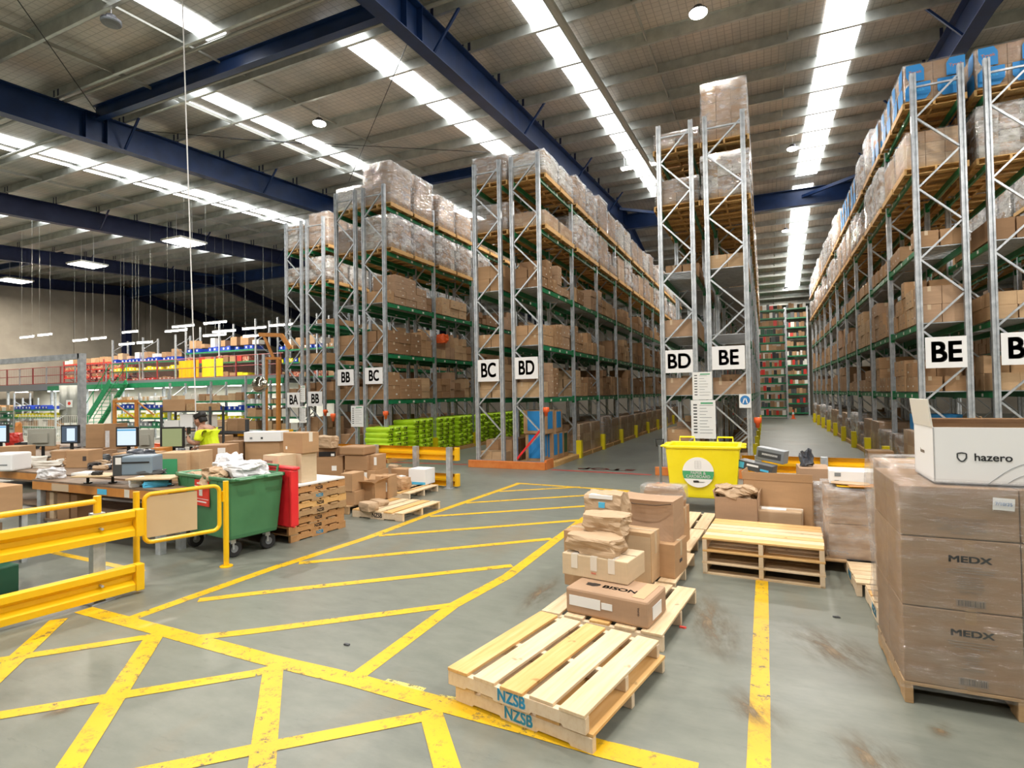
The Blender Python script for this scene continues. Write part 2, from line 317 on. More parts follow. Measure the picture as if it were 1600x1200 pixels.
# rafters: blue I-beams
def ibeam(m, p, q, h, wf, mt, tf=.025, tw=.02):
    p, q = Vector(p), Vector(q)   # bottom centre line
    for z0, z1, w_ in ((0, tf, wf), (tf, h-tf, tw), (h-tf, h, wf)):
        m.bar(p+Vector((0, 0, (z0+z1)/2)), q+Vector((0, 0, (z0+z1)/2)), w_, z1-z0, mt)
RX = [-40.3, -29.3, -18.4, -6.95, 4.6, 15.8]
for i, x in enumerate(RX):
    m = MB(); mt = 'blue_steel' if x > -20 else 'navy_steel'
    ibeam(m, (x, Y0_, 9.1+.065*Y0_), (x, YR, 9.1+.065*YR), .86, .34, mt)
    ibeam(m, (x, YR, 9.1+.065*YR), (x, Y1, 9.1+.065*YR-.2*(Y1-YR)), .86, .34, mt)
    for y in (YR-.25, YR+.25, 9.9, 10.5): m.box(x-.16, y-.01, rz_(y, 7.2)+.02, x+.16, y+.01, rz_(y, 7.2)+.84, mt)
    for k, y in enumerate(PY):
        zb = rz_(y, 7.2)
        for s in (-1, 1):
            m.box(x+s*.1-.04, y-.006, zb+.86, x+s*.1+.04, y+.006, zb+1.2, 'navy_steel')
            if k % 3 == 1: m.bar((x+s*.1, y+.04, zb+.06), (x+s*.85, y+.04, zb+.98), .05, .06, mt, (0, 1, 0))
    o = m.build('trim_%d' % (60+i), fix=False); struct(o, 'blue steel roof rafter with fly braces, number %d from the mezzanine' % (i+1))
m = MB(); z = 9.1+.065*YR-.12
ibeam(m, (X0, YR, z), (X1, YR, z), .82, .3, 'blue_steel')
for x in RX:
    for s in (-1, 1): m.bar((x+s*.1, YR-1.6, z+.7), (x+s*2.7, YR, z+.45), .12, .14, 'blue_steel')
struct(m.build('trim_70', fix=False), 'deep blue transfer beam with knee braces across the ridge')
def tie(i, xa, xb, y, h=.36, lab=''):
    m = MB(); z = rz_(y, 7.85); ibeam(m, (xa, y, z), (xb, y, z), h, .2, 'blue_steel'); struct(m.build('trim_%d' % (71+i), fix=False), lab)
tie(0, -18.3, -7.0, 10.2, .42, 'blue tie beam between two rafters above the sorting desks')
tie(1, -18.3, -7.0, 20.6, .36, 'blue tie beam above the rack signed BC')
tie(2, -51, -40.4, 20.6, .36, 'blue tie beam near the mezzanine corner')
m = MB().tube([(-4.15, Y0_, rz_(Y0_, 7.92)), (-4.15, YR, rz_(YR, 7.92))], .1, 'pipe_steel', 10)
struct(m.build('trim_75'), 'long grey duct pipe beside the bright skylight strip')
for i, x in enumerate((-26.6, -21, -15.7, -12.9, -2.6, .75, 7.2)):
    m = MB(); m.bar((x, Y0_, rz_(Y0_)-.2), (x, YR, rz_(YR)-.2), .035, .10 if i % 2 == 0 else .05, 'pipe_steel'); m.bar((x, YR, rz_(YR)-.2), (x, Y1, rz_(Y1)-.2), .035, .05, 'pipe_steel')
    struct(m.build('trim_%d' % (80+i)), 'thin sag rod line %d tying the purlins together' % (i+1))
def cable(i, p, q):
    struct(MB().tube([p, q], .012, 'black', 5).build('trim_%d' % (90+i)), 'thin dark wind-bracing cable %d under the roof' % (i+1))
def rp(u, v, b):
    d = _R*((u-800)/FPX) - _U*((v-600)/FPX) + _F; return Vector((0, 0, HC)) + d*(b/(d.z-.065*d.y))
cable(0, rp(640, 60, 7.9), rp(545, 284, 7.9)); cable(1, rp(360, 217, 7.9), rp(760, 238, 7.9)); cable(2, rp(22, -8, 7.9), rp(163, 192, 7.9)); cable(3, rp(205, 203, 7.9), rp(560, 232, 7.9))
# blue column and eaves strip on the left wall
m = MB(); ibeam(m, (X0+.35, Y0_, 9.2+.065*Y0_), (X0+.35, YR, 9.2+.065*YR), .8, .3, 'navy_steel'); ibeam(m, (X0+.35, YR, 9.2+.065*YR), (X0+.35, Y1, 9.2+.065*YR-.2*(Y1-YR)), .8, .3, 'navy_steel')
m.box(X0+.15, YR-.25, 0, X0+.75, YR+.25, 11.2, 'navy_steel'); struct(m.build('trim_95', fix=False), 'navy steel column and eaves beam against the concrete panel wall')

# ------------------------------------------------------------------ lamps
def lamp_light(parent, loc, size, power, col=(1, .93, .84)):
    ld = bpy.data.lights.new('bulb', 'AREA'); ld.shape = 'DISK'; ld.size = size; ld.energy = power; ld.color = col
    o = bpy.data.objects.new('bulb', ld); C.objects.link(o); o.parent = parent; o.location = loc; return o
def high_bay(x, y, z, label, lit=True, drop=.5, pw=1.0):
    r = empty('high_bay_lamp', (x, y, z)); tag(r, label, 'lamp', 'round high bay lamps under the roof')
    MB().lathe([(.02, .16), (.1, .15), (.13, .06), (.2, .05), (.2, 0), (.17, -.01)], (0, 0, 0), 'lamp_body', 20).build('housing', r)
    MB().lathe([(.02, -.07), (.12, -.06), (.19, -.03), (.205, .0), (.2, .01)], (0, 0, 0), 'lamp_glow' if lit else 'mid_grey', 20).build('lens', r)
    MB().tube([(0, 0, .15), (0, 0, drop)], .008, 'white', 6).build('hanger', r)
    if not lit:
        for k in range(12): pass
    if lit: lamp_light(r, (0, 0, -.09), .40, LAMP*pw)
    return r
HB = [(-1.2, 13.4, 'dazzling round lamp above the rack signed DE end, nearest the roof light strip'), (1.2, 24.3, 'glowing round lamp halfway along the BE aisle'), (-12.7, 13.6, 'glowing round lamp above the sorting area rafters'),
      (1.25, 34.5, 'round lamp just past the blue ridge beam'), (1.5, 43.5, 'round lamp deepest in the BE aisle')]
HB[0] = (HB[0][0], HB[0][1], 'dazzling round lamp hanging in front of the tallest middle rack')
for k, (x, y, lab) in enumerate(HB): high_bay(x, y, rz_(y)-(.6 if y < 30 else .9), lab, True, .6 if y < 30 else .9, .55 if k == 0 else 1.0)
high_bay(-12.9, 7.5, rz_(7.5)-.6, 'unlit round lamp beside the skylight above the desks', False, .75)
for i, (x, y) in enumerate([(-1, 2), (-11, 0), (8, 3), (-5, -8), (7, -8), (-18, -7), (9, 14), (-8.6, 20), (-8.6, 31), (-3.6, 5.5), (-3.6, 32), (-22, 4), (8, 9), (-30, 9), (-42, 9), (-34, 1), (-44, 0)]):  # extra lamps added out of view to raise the light in the hall
    high_bay(x, y, rz_(y)-.6, 'extra round lamp number %d, added out of view to brighten the hall' % (i+1), True, .6, .6 if x in (-8.6, -3.6) else 1.0)
# tube-lit linear lamp
def panel_lamp(c, label):
    r = empty('panel_lamp', c); tag(r, label, 'lamp', 'square panel lamps hung over the mezzanine')
    MB().box(-.75, -.75, 0, .75, .75, .09, 'offwhite').build('housing', r); MB().box(-.68, -.68, -.03, .68, .68, -.002, 'tube_glow').build('diffuser', r)
    for s in (-1, 1): MB().tube([(s*.6, 0, .09), (s*.6, 0, rz_(c[1])-c[2]-.0)], .012, 'white', 5).build('hanger', r)
    lamp_light(r, (0, 0, -.06), 1.2, LAMP*2.4, (1, .9, .76))
for c, l in (((-27.0, 19.2, 10.0), 'square glowing panel lamp nearest the rack signed BA'), ((-36.4, 19.8, 10.0), 'square glowing panel lamp in the middle over the mezzanine'), ((-45.2, 20.2, 10.0), 'square glowing panel lamp farthest from the racks')): panel_lamp(c, l)
r = empty('strip_lamp', (-4.6, 23.4, rz_(23.4)-.5)); tag(r, 'short glowing strip lamp beside the skylight and grey duct', 'lamp'); MB().box(-.75, -.12, 0, .75, .12, .07, 'white').build('housing', r); MB().box(-.7, -.1, -.03, .7, .1, -.002, 'lamp_glow').build('tube', r)
for s in (-1, 1): MB().tube([(s*.6, 0, .07), (s*.6, 0, .5)], .008, 'white', 5).build('hanger', r)

# ================================================================== FLOOR MARKINGS
def stripe(segs, wd, mt, name, lab, z=.0016):
    m = MB()
    for s in segs:
        (u0, v0), (u1, v1) = s[:2]; w_ = s[2] if len(s) > 2 else wd
        p, q = fl(u0, v0), fl(u1, v1); p.z = q.z = z
        d = (q-p); L = d.length; d /= L; r = Vector((-d.y, d.x, 0))*w_/2; n = max(2, int(L/.25))
        vs = []
        for i in range(n+1):
            c = p + d*L*i/n
            for sg in (-1, 1): vs.append(c + r*sg*(1 + .05*noise.noise(c*4 + Vector((sg*9, 0, 0)))))
        m.poly(vs, [(2*i, 2*i+2, 2*i+3, 2*i+1) for i in range(n)], mt); z += .00006
    o = m.build(name, fix=False); struct(o, lab)
stripe([((203, 967), (440, 883)), ((436, 885), (575, 840)), ((575, 840), (662, 807)), ((662, 807), (812, 755)), ((555, 1059), (707, 947)), ((707, 947), (792, 901)), ((792, 901), (912, 811)), ((912, 811), (980, 766)),
        ((806, 755), (980, 767))], .125, 'yellow_floor_paint', 'floor_marking', 'worn yellow border lines of the hatched walkway')
stripe([((780, 768), (907, 761)), ((728, 786), (966, 771)), ((672, 807), (942, 789)), ((592, 837), (905, 813)), ((467, 880), (862, 842)), ((400, 927), (800, 884)), ((310, 938), (400, 927)), ((305, 997), (400, 986)), ((400, 986), (705, 946))], .11, 'yellow_floor_paint', 'floor_marking', 'thin yellow cross stripes inside the hatched walkway', .0021)
stripe([((130, 953), (262, 988)), ((255, 986), (415, 1030)), ((415, 1030), (555, 1063)), ((555, 1063), (662, 1093)), ((655, 1091), (830, 1138)), ((830, 1138), (940, 1170)), ((935, 1169), (1090, 1207))], .15, 'yellow_floor_paint', 'floor_marking', 'broad worn yellow line running under the nearest pallet', .0026)
stripe([((-40, 1038), (235, 995)), ((-30, 1123), (400, 1052)), ((400, 1052), (432, 1043)), ((200, 1212), (400, 1171)), ((400, 1171), (672, 1118))], .105, 'yellow_floor_paint', 'floor_marking', 'yellow cross stripes beside the crash barrier', .0031)
stripe([((244, 990), (92, 1225)), ((427, 1045), (406, 1225)), ((672, 1110), (706, 1225)), ((92, 968), (-40, 1090))], .135, 'yellow_floor_paint', 'floor_marking', 'yellow diagonal lines meeting the broad line', .0036)
stripe([((1190.5, 903), (1185, 1235))], .115, 'yellow_floor_paint', 'floor_marking', 'single straight yellow line leading to the middle pallet stack', .0016)
stripe([((60, 858), (222, 893))], .09, 'yellow_floor_paint', 'floor_marking', 'yellow line on the floor beside the workbench', .0016)
stripe([((602, 1064), (662, 1079)), ((685, 1089), (714, 1094))], .06, 'faded_yellow_paint', 'floor_marking', 'faded scrap of old yellow paint beside the broad line', .0016)
stripe([((600, 722), (730, 726)), ((862, 734), (1018, 742)), ((1185, 747), (1395, 760))], .16, 'red_floor_paint', 'floor_marking', 'worn red stop line across the aisle mouths', .0016)
for xx, l in ((-3.65, 'BD aisle'), (1.3, 'BE aisle')):
    o = text('floor_lettering', 'STOP', .46, None, (xx, 13.75, .004), 0, math.pi, 'red_floor_paint', .008, sx=1.3); struct(o, 'faded red STOP painted on the floor of the '+l)
def stain(u0, v0, u1, v1, w_, lab, z=.0018):
    p, q = fl(u0, v0), fl(u1, v1); d = q-p; L = d.length; o = MB().poly([(-L/2, -w_/2, 0), (L/2, -w_/2, 0), (L/2, w_/2, 0), (-L/2, w_/2, 0)], [(0, 1, 2, 3)], 'rust_stain').build('floor_stain', None, ((p.x+q.x)/2, (p.y+q.y)/2, z), math.atan2(d.y, d.x), fix=False); struct(o, lab)
stain(1085, 905, 1155, 1075, .62, 'rusty stain on the floor between the parcel pile and the straight line'); stain(1130, 1060, 1240, 1170, .42, 'rusty tyre smear crossing the straight yellow line', .0021); stain(1300, 1120, 1440, 1260, .5, 'long rusty smear on the floor at the picture bottom'); stain(880, 890, 800, 975, .36, 'rusty scrape on the floor beside the parcel pile')
stain(1440, 1130, 1500, 1150, .3, 'small rust spot before the tall wrapped stack'); stain(860, 1060, 905, 1190, .25, 'thin rusty streak beside the nearest pallet', .0024); stain(1220, 960, 1420, 1090, .8, 'faint rust veil on the floor before the tall wrapped stack', .0027); stain(40, 1125, 140, 1095, .3, 'brown smear beside the crash barrier stripes', .003)
# debris on the floor
for u, v, cl, l in ((1067, 981, 'red_print', 'scrap of red plastic lying beside the pallets'), (943, 1014, 'paper', 'x'), (542, 1008, 'dark_grey', 'small dark chip lying inside the hatched walkway'), (1307, 965, 'dark_grey', 'small dark crumb on the floor before the middle pallets')):
    if l == 'x': continue
    p = fl(u, v); tag(blob('litter', .05, .025, .012, cl, int(u), .2, cuts=2), l, 'litter').location = p

# ================================================================== PALLET RACKS
LV = [1.75, 3.1, 4.6, 6.12, 7.45]; BAY = 2.65; PW = .1; PD = .09
def post_mesh(h):
    m = MB(); a, b = PW/2, PD/2
    m.prism([(-a, -b), (a, -b), (a, b), (.018, b), (.012, b-.02), (-.012, b-.02), (-.018, b), (-a, b)], (0, 0, 0), (0, 0, h), 'galvanised_steel', (0, -1, 0))
    m.box(-.08, -.07, 0, .08, .07, .008, 'galvanised_steel')
    return m.mesh('upright_post')
def brace_mesh(h, d):
    m = MB(); z = .25; k = 0; x0, x1 = PW/2, d-PW/2
    m.bar((x0, 0, z-.08), (x1, 0, z-.08), .035, .035, 'galvanised_steel')
    while z < h-.75:
        p, q = ((x0, 0, z), (x1, 0, z+.66)); 
        if k % 2: p, q = ((x1, 0, z), (x0, 0, z+.66))
        m.bar(p, q, .035, .04, 'galvanised_steel', (0, 1, 0)); z += .70; k += 1
    m.bar((x0, 0, h-.28), (x1, 0, h-.28), .035, .035, 'galvanised_steel')
    return m.mesh('frame_brace')
def beam_mesh():
    m = MB(); L = BAY-PW
    m.prism([(-.025, -.06), (.025, -.06), (.025, .035), (.0, .035), (.0, .06), (-.025, .06)], (0, -L/2, 0), (0, L/2, 0), 'green_beam')
    for s in (-1, 1): m.box(-.04, s*(L/2)-.03, -.11, .035, s*(L/2)+.03, .09, 'green_beam')
    for y in (-.75, .0, .6): m.box(.026, y, -.04, .03, y+.09, .02, 'offwhite')
    return m.mesh('load_beam')
def deck_mesh(d):
    m = MB(); n = 22; L = BAY-.14
    for i in range(n):
        y = -L/2 + (i+.5)*L/n; m.box(.02, y-.036, .062, d-.02, y+.036, .08, 'galvanised_steel')
    return m.mesh('shelf_deck')
BM = beam_mesh(); PMS = {}; BRM = {}; DKM = {}
def mo(name, me, parent, loc, rz=0):
    o = bpy.data.objects.new(name, me); C.objects.link(o); o.parent = parent; o.location = loc
    if rz: o.rotation_euler.z = rz
    return o
def rack_row(xa, xb, y0, nb, h, label, face, decks=(0, 1, 2), lv=LV):
    d = xb-xa; r = empty('pallet_rack', (xa, y0, 0)); tag(r, label, 'pallet rack', 'pallet racks standing in rows')
    pm = PMS.setdefault(h, post_mesh(h)); br = BRM.setdefault((h, round(d, 2)), brace_mesh(h, d)); dk = DKM.setdefault(round(d, 2), deck_mesh(d))
    for i in range(nb+1):
        for x in (0, d): mo('upright_post', pm, r, (x, i*BAY, 0))
        mo('frame_brace', br, r, (0, i*BAY, 0))
    for b in range(nb):
        for k, z in enumerate(lv):
            yc = (b+.5)*BAY
            mo('load_beam', BM, r, (-.0 if face < 0 else d, yc, z), math.pi if face < 0 else 0)
            mo('load_beam', BM, r, (d if face < 0 else 0, yc, z), 0 if face < 0 else math.pi)
            if k in decks: mo('shelf_deck', dk, r, (0, yc, z))
    return r
YF = 13.3
ROWS = {  # name: xa, xb, y0, bays, height, facing, label
 'BA': (-16.62, -15.85, 15.96, 3, 8.62, -1, 'tall pallet rack carrying the black BA sign'),
 'BB1': (-15.57, -14.78, 15.96, 4, 8.62, 1, 'tall pallet rack whose BB sign is next to the BA sign'),
 'BB2': (-11.80, -11.07, YF, 3, 8.12, -1, 'tall pallet rack whose BB sign is next to a BC sign'),
 'BC2': (-10.76, -10.02, YF, 5, 8.12, 1, 'tall pallet rack whose BC sign is next to a BB sign, green bags below'),
 'BC3': (-7.02, -6.28, YF, 4, 8.12, -1, 'tall pallet rack whose BC sign is next to a BD sign'),
 'BD3': (-5.93, -5.18, YF, 10, 8.12, 1, 'tall pallet rack whose BD sign is next to a BC sign'),
 'BD4': (-2.14, -1.42, YF, 5, 8.12, -1, 'tall pallet rack behind the bin, whose sign is washed out by glare'),
 'BE4': (-1.11, -.32, YF, 10, 8.12, 1, 'tall pallet rack behind the bin, whose BE sign is washed out by glare'),
 'BE5': (2.80, 3.56, YF, 10, 8.12, -1, 'tall pallet rack with the clear black BE sign'),
 'BF5': (3.96, 4.72, YF, 5, 8.12, 1, 'tall pallet rack whose sign is cut off at the picture edge'),
 'BG6': (7.8, 8.55, 21.25, 5, 8.12, -1, 'far pallet rack seen through the rack with the cut-off sign')}
NICK = {'BA': 'BA rack', 'BB1': 'BB-by-BA rack', 'BB2': 'BB-by-BC rack', 'BC2': 'BC-by-BB rack', 'BC3': 'BC-by-BD rack', 'BD3': 'BD-by-BC rack', 'BD4': 'washed-out BD rack', 'BE4': 'washed-out BE rack', 'BE5': 'clear-signed BE rack', 'BF5': 'cut-off-sign rack', 'BG6': 'farthest side rack'}
for k, (xa, xb, y0, nb, h, fc, lab) in ROWS.items(): rack_row(xa, xb, y0, nb, h, lab, fc)
# ---- simple pallets for the racks
def rack_pallet_mesh(w_=1.1, d=1.05):
    m = MB(); n = 6; bw = w_/n*.80
    for x in (-d/2+.02, 0, d/2-.02): m.box(x-.02, -w_/2, 0, x+.02, w_/2, .1, 'pine_orange')
    for i in range(n):
        y = -w_/2 + bw/2 + i*(w_-bw)/(n-1); m.box(-d/2, y-bw/2, .1, d/2, y+bw/2, .12, 'pine_orange')
    for y in (-w_/2+.1, 0, w_/2-.1): m.box(-d/2, y-.06, -.0, d/2, y+.06, .018, 'pine_orange')
    return m.mesh('pallet')
RPM = rack_pallet_mesh()
def carton_unit(mt, tape='packing_tape'):
    m = MB(); a = .5
    m.box(-a, -a, 0, a, a, 1, mt)
    m.box(-a-.002, -.07, .0, a+.002, .07, 1.003, tape) if random.random() < 0 else None
    m.box(-.07, -a-.004, .72, .07, a+.004, 1.004, tape); m.box(-a-.004, -.07, .78, a+.004, .07, 1.004, tape)
    m.box(-a-.003, -.22, .34, a+.003, .02, .42, 'faint_ink') if mt in ('cardboard_tan', 'cardboard_pale') else m.box(-a-.003, .16, .3, a+.003, .30, .42, 'offwhite')
    return m.mesh('cardboard_box')
CU = {c.name: carton_unit(c.name) for c in CARD}; CN = {'cardboard_tan': 'tan', 'cardboard_brown': 'brown', 'cardboard_pale': 'pale', 'cardboard_pinkish': 'pinkish', 'cardboard_dark': 'dark'}
def load_template(kind, nx, ny, nz, h, fm, mts, jit=.012, bulge=.022, w_=1.04, d=.95):
    """one wrapped pallet load: stacked cartons and the film round them"""
    rnd = random.Random(sum(map(ord, kind)) + nx*7+nz); m = MB(); dx, dy, dz = d/nx, w_/ny, h/nz
    for i in range(nx):
        for j in range(ny):
            for k in range(nz):
                if 0 < i < nx-1 and 0 < j < ny-1 and k < nz-1: continue
                if k == nz-1 and rnd.random() < jit*8: continue
                mt = rnd.choice(mts); q = lambda: rnd.uniform(-jit, jit)*.5
                m.box(-d/2+i*dx+.004+q()*.5, -w_/2+j*dy+.004+q()*.5, k*dz+.002, -d/2+(i+1)*dx-.004+q()*.5, -w_/2+(j+1)*dy-.004, (k+1)*dz-.004+q()*.3, mt)
    base = m.mesh('wrapped_load')
    bm = bmesh.new(); bmesh.ops.create_cube(bm, size=1); bmesh.ops.subdivide_edges(bm, edges=bm.edges, cuts=5, use_grid_fill=True)
    for v in bm.verts:
        p = Vector((v.co.x*(d+.03), v.co.y*(w_+.03), (v.co.z+.5)*(h+.012))); n_ = noise.noise_vector(p*2.6 + Vector((nz*3, h*9, 1)))
        s = bulge*(.2 if p.z < .02 else 1); p += Vector((n_.x*s + math.copysign(s*.6, v.co.x), n_.y*s + math.copysign(s*.6, v.co.y), abs(n_.z)*s if v.co.z > 0 else 0)); v.co = p
    me = bpy.data.meshes.new('film_wrap'); bm.to_mesh(me); bm.free(); me.materials.append(M[fm])
    for p in me.polygons: p.use_smooth = True
    return base, me
B_ = ['cardboard_tan', 'cardboard_brown']
LT = {'brown': load_template('brown', 3, 3, 3, 1.02, 'stretch_film', B_), 'low': load_template('low', 2, 3, 2, .72, 'stretch_film', ['cardboard_brown', 'cardboard_dark'], .03, .035),
      'white': load_template('white', 2, 2, 3, 1.12, 'heavy_film', ['offwhite', 'cardboard_pale'], .0, .03), 'tall': load_template('tall', 3, 3, 4, 1.3, 'stretch_film', ['cardboard_pinkish'], .0, .03),
      'mixed': load_template('mixed', 3, 4, 4, .98, 'heavy_film', ['cardboard_tan', 'cardboard_dark', 'mixed_goods', 'offwhite'], .03, .045),
      'blue': load_template('blue', 2, 2, 2, .84, 'tight_film', ['cardboard_tan', 'cardboard_brown'], .0, .01), 'plain': load_template('plain', 3, 3, 3, .9, 'tight_film', ['cardboard_tan', 'cardboard_pale'], .0, .012)}
LTL = {'brown': 'brown cartons in clear film', 'low': 'low dark carton load in film', 'white': 'white load in heavy film', 'tall': 'tall pinkish load in film', 'mixed': 'mixed load in wrinkled film', 'blue': 'blue-brown cartons in film', 'plain': 'neat tan carton load'}
LW = ['ground', 'first shelf', 'second shelf', 'third shelf', 'fourth shelf', 'top shelf']; BWd = ['first', 'second', 'third', 'fourth', 'fifth', 'sixth', 'seventh', 'eighth', 'ninth', 'tenth']
def put_load(row, bay, half, lvl, kind, x, y, z, sc=1.0):
    po = mo('pallet', RPM, None, (x, y, z)); where = '%s, %s, %s bay, %s half' % (NICK[row], LW[lvl], BWd[bay], ('near', 'far')[half])
    tag(po, 'timber pallet on ' + where, 'pallet', 'timber pallets in the racks')
    if not kind: return
    a, f = LT[kind]; r = mo('wrapped_load', a, None, (x, y, z+.122), random.choice((0, math.pi))); r.scale = (1, 1, sc); mo('film_wrap', f, r, (0, 0, 0))
    if kind == 'blue':
        r.rotation_euler.z = 0
        for qx, qz, fl_ in ((-.26, .22, 0), (.27, .22, 1), (-.30, .63, 1), (.36, .63, 0)):
            for face in (0, 1):
                w_ = .21 if abs(qx) < .3 else .15; m = MB(); pr = [(-w_, -.19), (w_*.6, -.19), (w_, -.06), (w_, .19), (-w_*.6, .19), (-w_, .08)]
                if fl_: pr = [(-a, b) for a, b in reversed(pr)]
                pl = [(qx+a, -.55, qz+b) if face == 0 else (-.50, qx+a, qz+b) for a, b in pr]; p = MB().poly(pl, [tuple(range(6))], 'blue_print').build('blue_panel', r, fix=False)
                if face == 0: text('panel_lettering', 'Tyvek', .09, p, (qx, -.552, qz+.02), m='orange_steel' if qz > .4 else 'nzsb_blue')
    tag(r, LTL[kind] + ', ' + where, 'pallet load', 'wrapped loads in the racks')
BOXES = []   # loose cartons: (priority, x, y, z, dx, dy, dz, material, label)
def fill_shelf(row, bay, lvl, z, tiers, fill=1.0, dep=2, size=None, cols=None, ph=None):
    xa, xb, y0, nb, h, fc, lab = ROWS[row]; rnd = random.Random(row+str(bay)+str(lvl))
    L = BAY-.16; ya = y0+bay*BAY+.08; y = 0; c = 0; D = xb-xa+.06; xs = xb+.03 if fc > 0 else xa-.03; hmax = tiers
    while y < L-.2:
        dy = rnd.choice(size or (.3, .36, .42, .5, .58)); dz = rnd.choice((.22, .26, .3, .34, .4) if not ph else ph); run = rnd.choice((1, 2, 2, 3)); mt = rnd.choice(cols or ('cardboard_tan', 'cardboard_brown', 'cardboard_pale', 'cardboard_pinkish', 'cardboard_tan', 'cardboard_dark'))
        nt = max(1, int(rnd.uniform(.55, 1.02)*hmax/dz)); skip = rnd.random() > fill
        for _ in range(run):
            if y+dy > L: break
            if not skip:
                t_ = max(1, nt - (rnd.random() < .35))
                for e in range(dep):
                    dx = D/dep*.97; x = xs - fc*(e+.5)*D/dep
                    for k in range(t_):
                        if (k+1)*dz > hmax+.03: break
                        j = rnd.uniform(-.02, .02); w_ = dy*rnd.uniform(.93, .985)
                        yy = ya+y+dy/2; dist2 = x*x+yy*yy; vis = (1.0 if e == 0 else (.5 if bay == 0 else .02))
                        if row in ('BC3', 'BD4', 'BB2', 'BA', 'BF5'): vis *= .6 if bay == 0 else .15
                        if row == 'BE4' and bay: vis *= .3
                        BOXES.append((w_*dz*vis/dist2, x+j*fc, yy, z+k*dz, dx, w_, dz-.006, mt, '%s carton, %s, %s, %s bay, column %d, tier %d%s' % (CN[mt], NICK[row], LW[lvl], BWd[bay], c+1, k+1, ', behind' if e else '')))
            y += dy; c += 1
        y += rnd.choice((0, 0, .02, .06))
def clear(lv): return (LV[lv]-LV[lv-1]-.24) if lv < 5 else .9
def fill_row(row, spec):
    xa, xb, y0, nb, h, fc, lab = ROWS[row]; rnd = random.Random(row*2)
    for bay in range(nb):
        for lvl in range(6):
            s = spec.get((lvl, bay), spec.get(lvl));
            if not s: continue
            z = 0 if lvl == 0 else LV[lvl-1] + .06
            if s[0] == 'c':
                zz = z + (.022 if lvl else .0)
                hm = clear(lvl) if lvl else 1.35
                if len(s) > 2: hm = min(hm, s[2])
                fill_shelf(row, bay, lvl, zz, hm, s[1], 2 if bay < 3 else 1, *(s[3:] if len(s) > 3 else ()))
            elif s[0] == 'p':
                for half in (0, 1):
                    yc = y0+bay*BAY + BAY*(.27+.46*half); kind = rnd.choice(s[1]); put_load(row, bay, half, lvl, kind, (xa+xb)/2, yc, z, s[2] if len(s) > 2 else 1.0)
W5 = ['tall', 'white', 'brown', 'tall', 'white']; W4 = ['mixed', 'low', 'brown', 'low', 'plain']
fill_row('BE5', {0: ('p', ['plain', 'mixed', 'low'], 1.0), 1: ('c', .97, 1.05, (.5, .58, .62), ('cardboard_tan', 'cardboard_brown', 'cardboard_pinkish'), (.30, .34)), 2: ('c', .95, 1.15, (.3, .3, .42, .55), ('cardboard_tan', 'cardboard_pale', 'cardboard_pinkish'), (.33, .36)), 3: ('c', .95, .4, (.3, .42), ('cardboard_tan', 'cardboard_brown'), (.32,)),
                 4: ('p', ['mixed', 'mixed', 'brown', 'low']), 5: ('p', ['mixed', 'brown', 'white', 'blue']), (5, 0): ('p', ['blue'], .9), (4, 0): ('p', ['plain'], .8)})
fill_row('BF5', {0: ('c', .9), 1: ('c', .9, 1.0), 2: ('c', .95, .7, (.5, .6)), 3: ('c', .9, .45), 4: ('p', ['mixed', 'low']), 5: ('p', ['blue'], .95)})
fill_row('BD3', {0: ('p', ['plain', 'brown', 'plain'], .95), (0, 0): None, 1: ('c', .95), 2: ('c', .9, 1.1), 3: ('c', .85, 1.0), 4: ('p', ['low', 'mixed', 'plain', 'brown']), (4, 0): ('p', ['plain'], .42), 5: ('p', ['white', 'brown', 'mixed', 'tall'], .85), (5, 0): ('p', ['white'], .55)})
fill_row('BC3', {0: ('c', .9, 1.1), 1: ('c', .95), 2: ('c', .85, .7), 3: ('c', .8, .8), 4: ('p', ['low']), 5: ('p', ['low', 'brown'])})
fill_row('BC2', {1: ('c', .95), 2: ('c', .97, 1.1), 3: ('c', .9, 1.0), 4: ('p', ['low', 'mixed'], 1.0), 5: ('p', W5, .82), (5, 0): ('p', ['tall'], .95)})
fill_row('BB2', {0: ('c', .9), 1: ('c', .95), 2: ('c', .9, .9), 3: ('c', .7, .7), 4: ('p', ['low']), 5: ('p', ['white'], .6)})
fill_row('BB1', {0: ('c', .97, 1.4), 1: ('c', .9), 2: ('c', .9, .6), 3: ('c', .8, .6), 4: ('p', ['white', 'mixed'], .9), 5: ('p', ['tall'], .95)})
fill_row('BA', {0: ('c', .95, 1.4), 1: ('c', .8), 2: ('c', .7, .8), 4: ('p', ['mixed'], .6), 5: ('p', ['tall', 'white'], .8)})
fill_row('BD4', {0: ('c', .95, 1.35, (.42, .5)), 1: ('c', .95, .75, (.5, .62)), 2: ('c', .8, .45, (.5, .62), None, (.4,)), 3: ('c', .8, .35), 4: ('p', ['low', 'plain'], .8), 5: ('p', ['low'], .5)})
fill_row('BE4', {0: ('c', .7, .6), 1: ('c', .95, .6, (.5, .62)), 2: ('c', .8, .4), 3: ('c', .95, .6, (.55, .62), ('cardboard_pale', 'cardboard_tan'), (.3,)), 4: ('p', ['mixed', 'brown']), 5: ('p', ['plain', 'brown'], 1.28)})
fill_row('BG6', {1: ('c', .9, .8), 2: ('c', .9), 3: ('c', .8), 4: ('p', ['white', 'mixed']), 5: ('p', ['white'])})
BOXES.sort(key=lambda b: -b[0]); NIND = 235
for b in BOXES[:NIND]:
    o = mo('cardboard_box', CU[b[7]], None, (b[1], b[2], b[3])); o.scale = (b[4], b[5], b[6]); tag(o, b[8], 'cardboard box', 'cartons on the rack shelves')
m = MB()
for b in BOXES[NIND:]: m.box(b[1]-b[4]/2, b[2]-b[5]/2, b[3], b[1]+b[4]/2, b[2]+b[5]/2, b[3]+b[6], b[7])
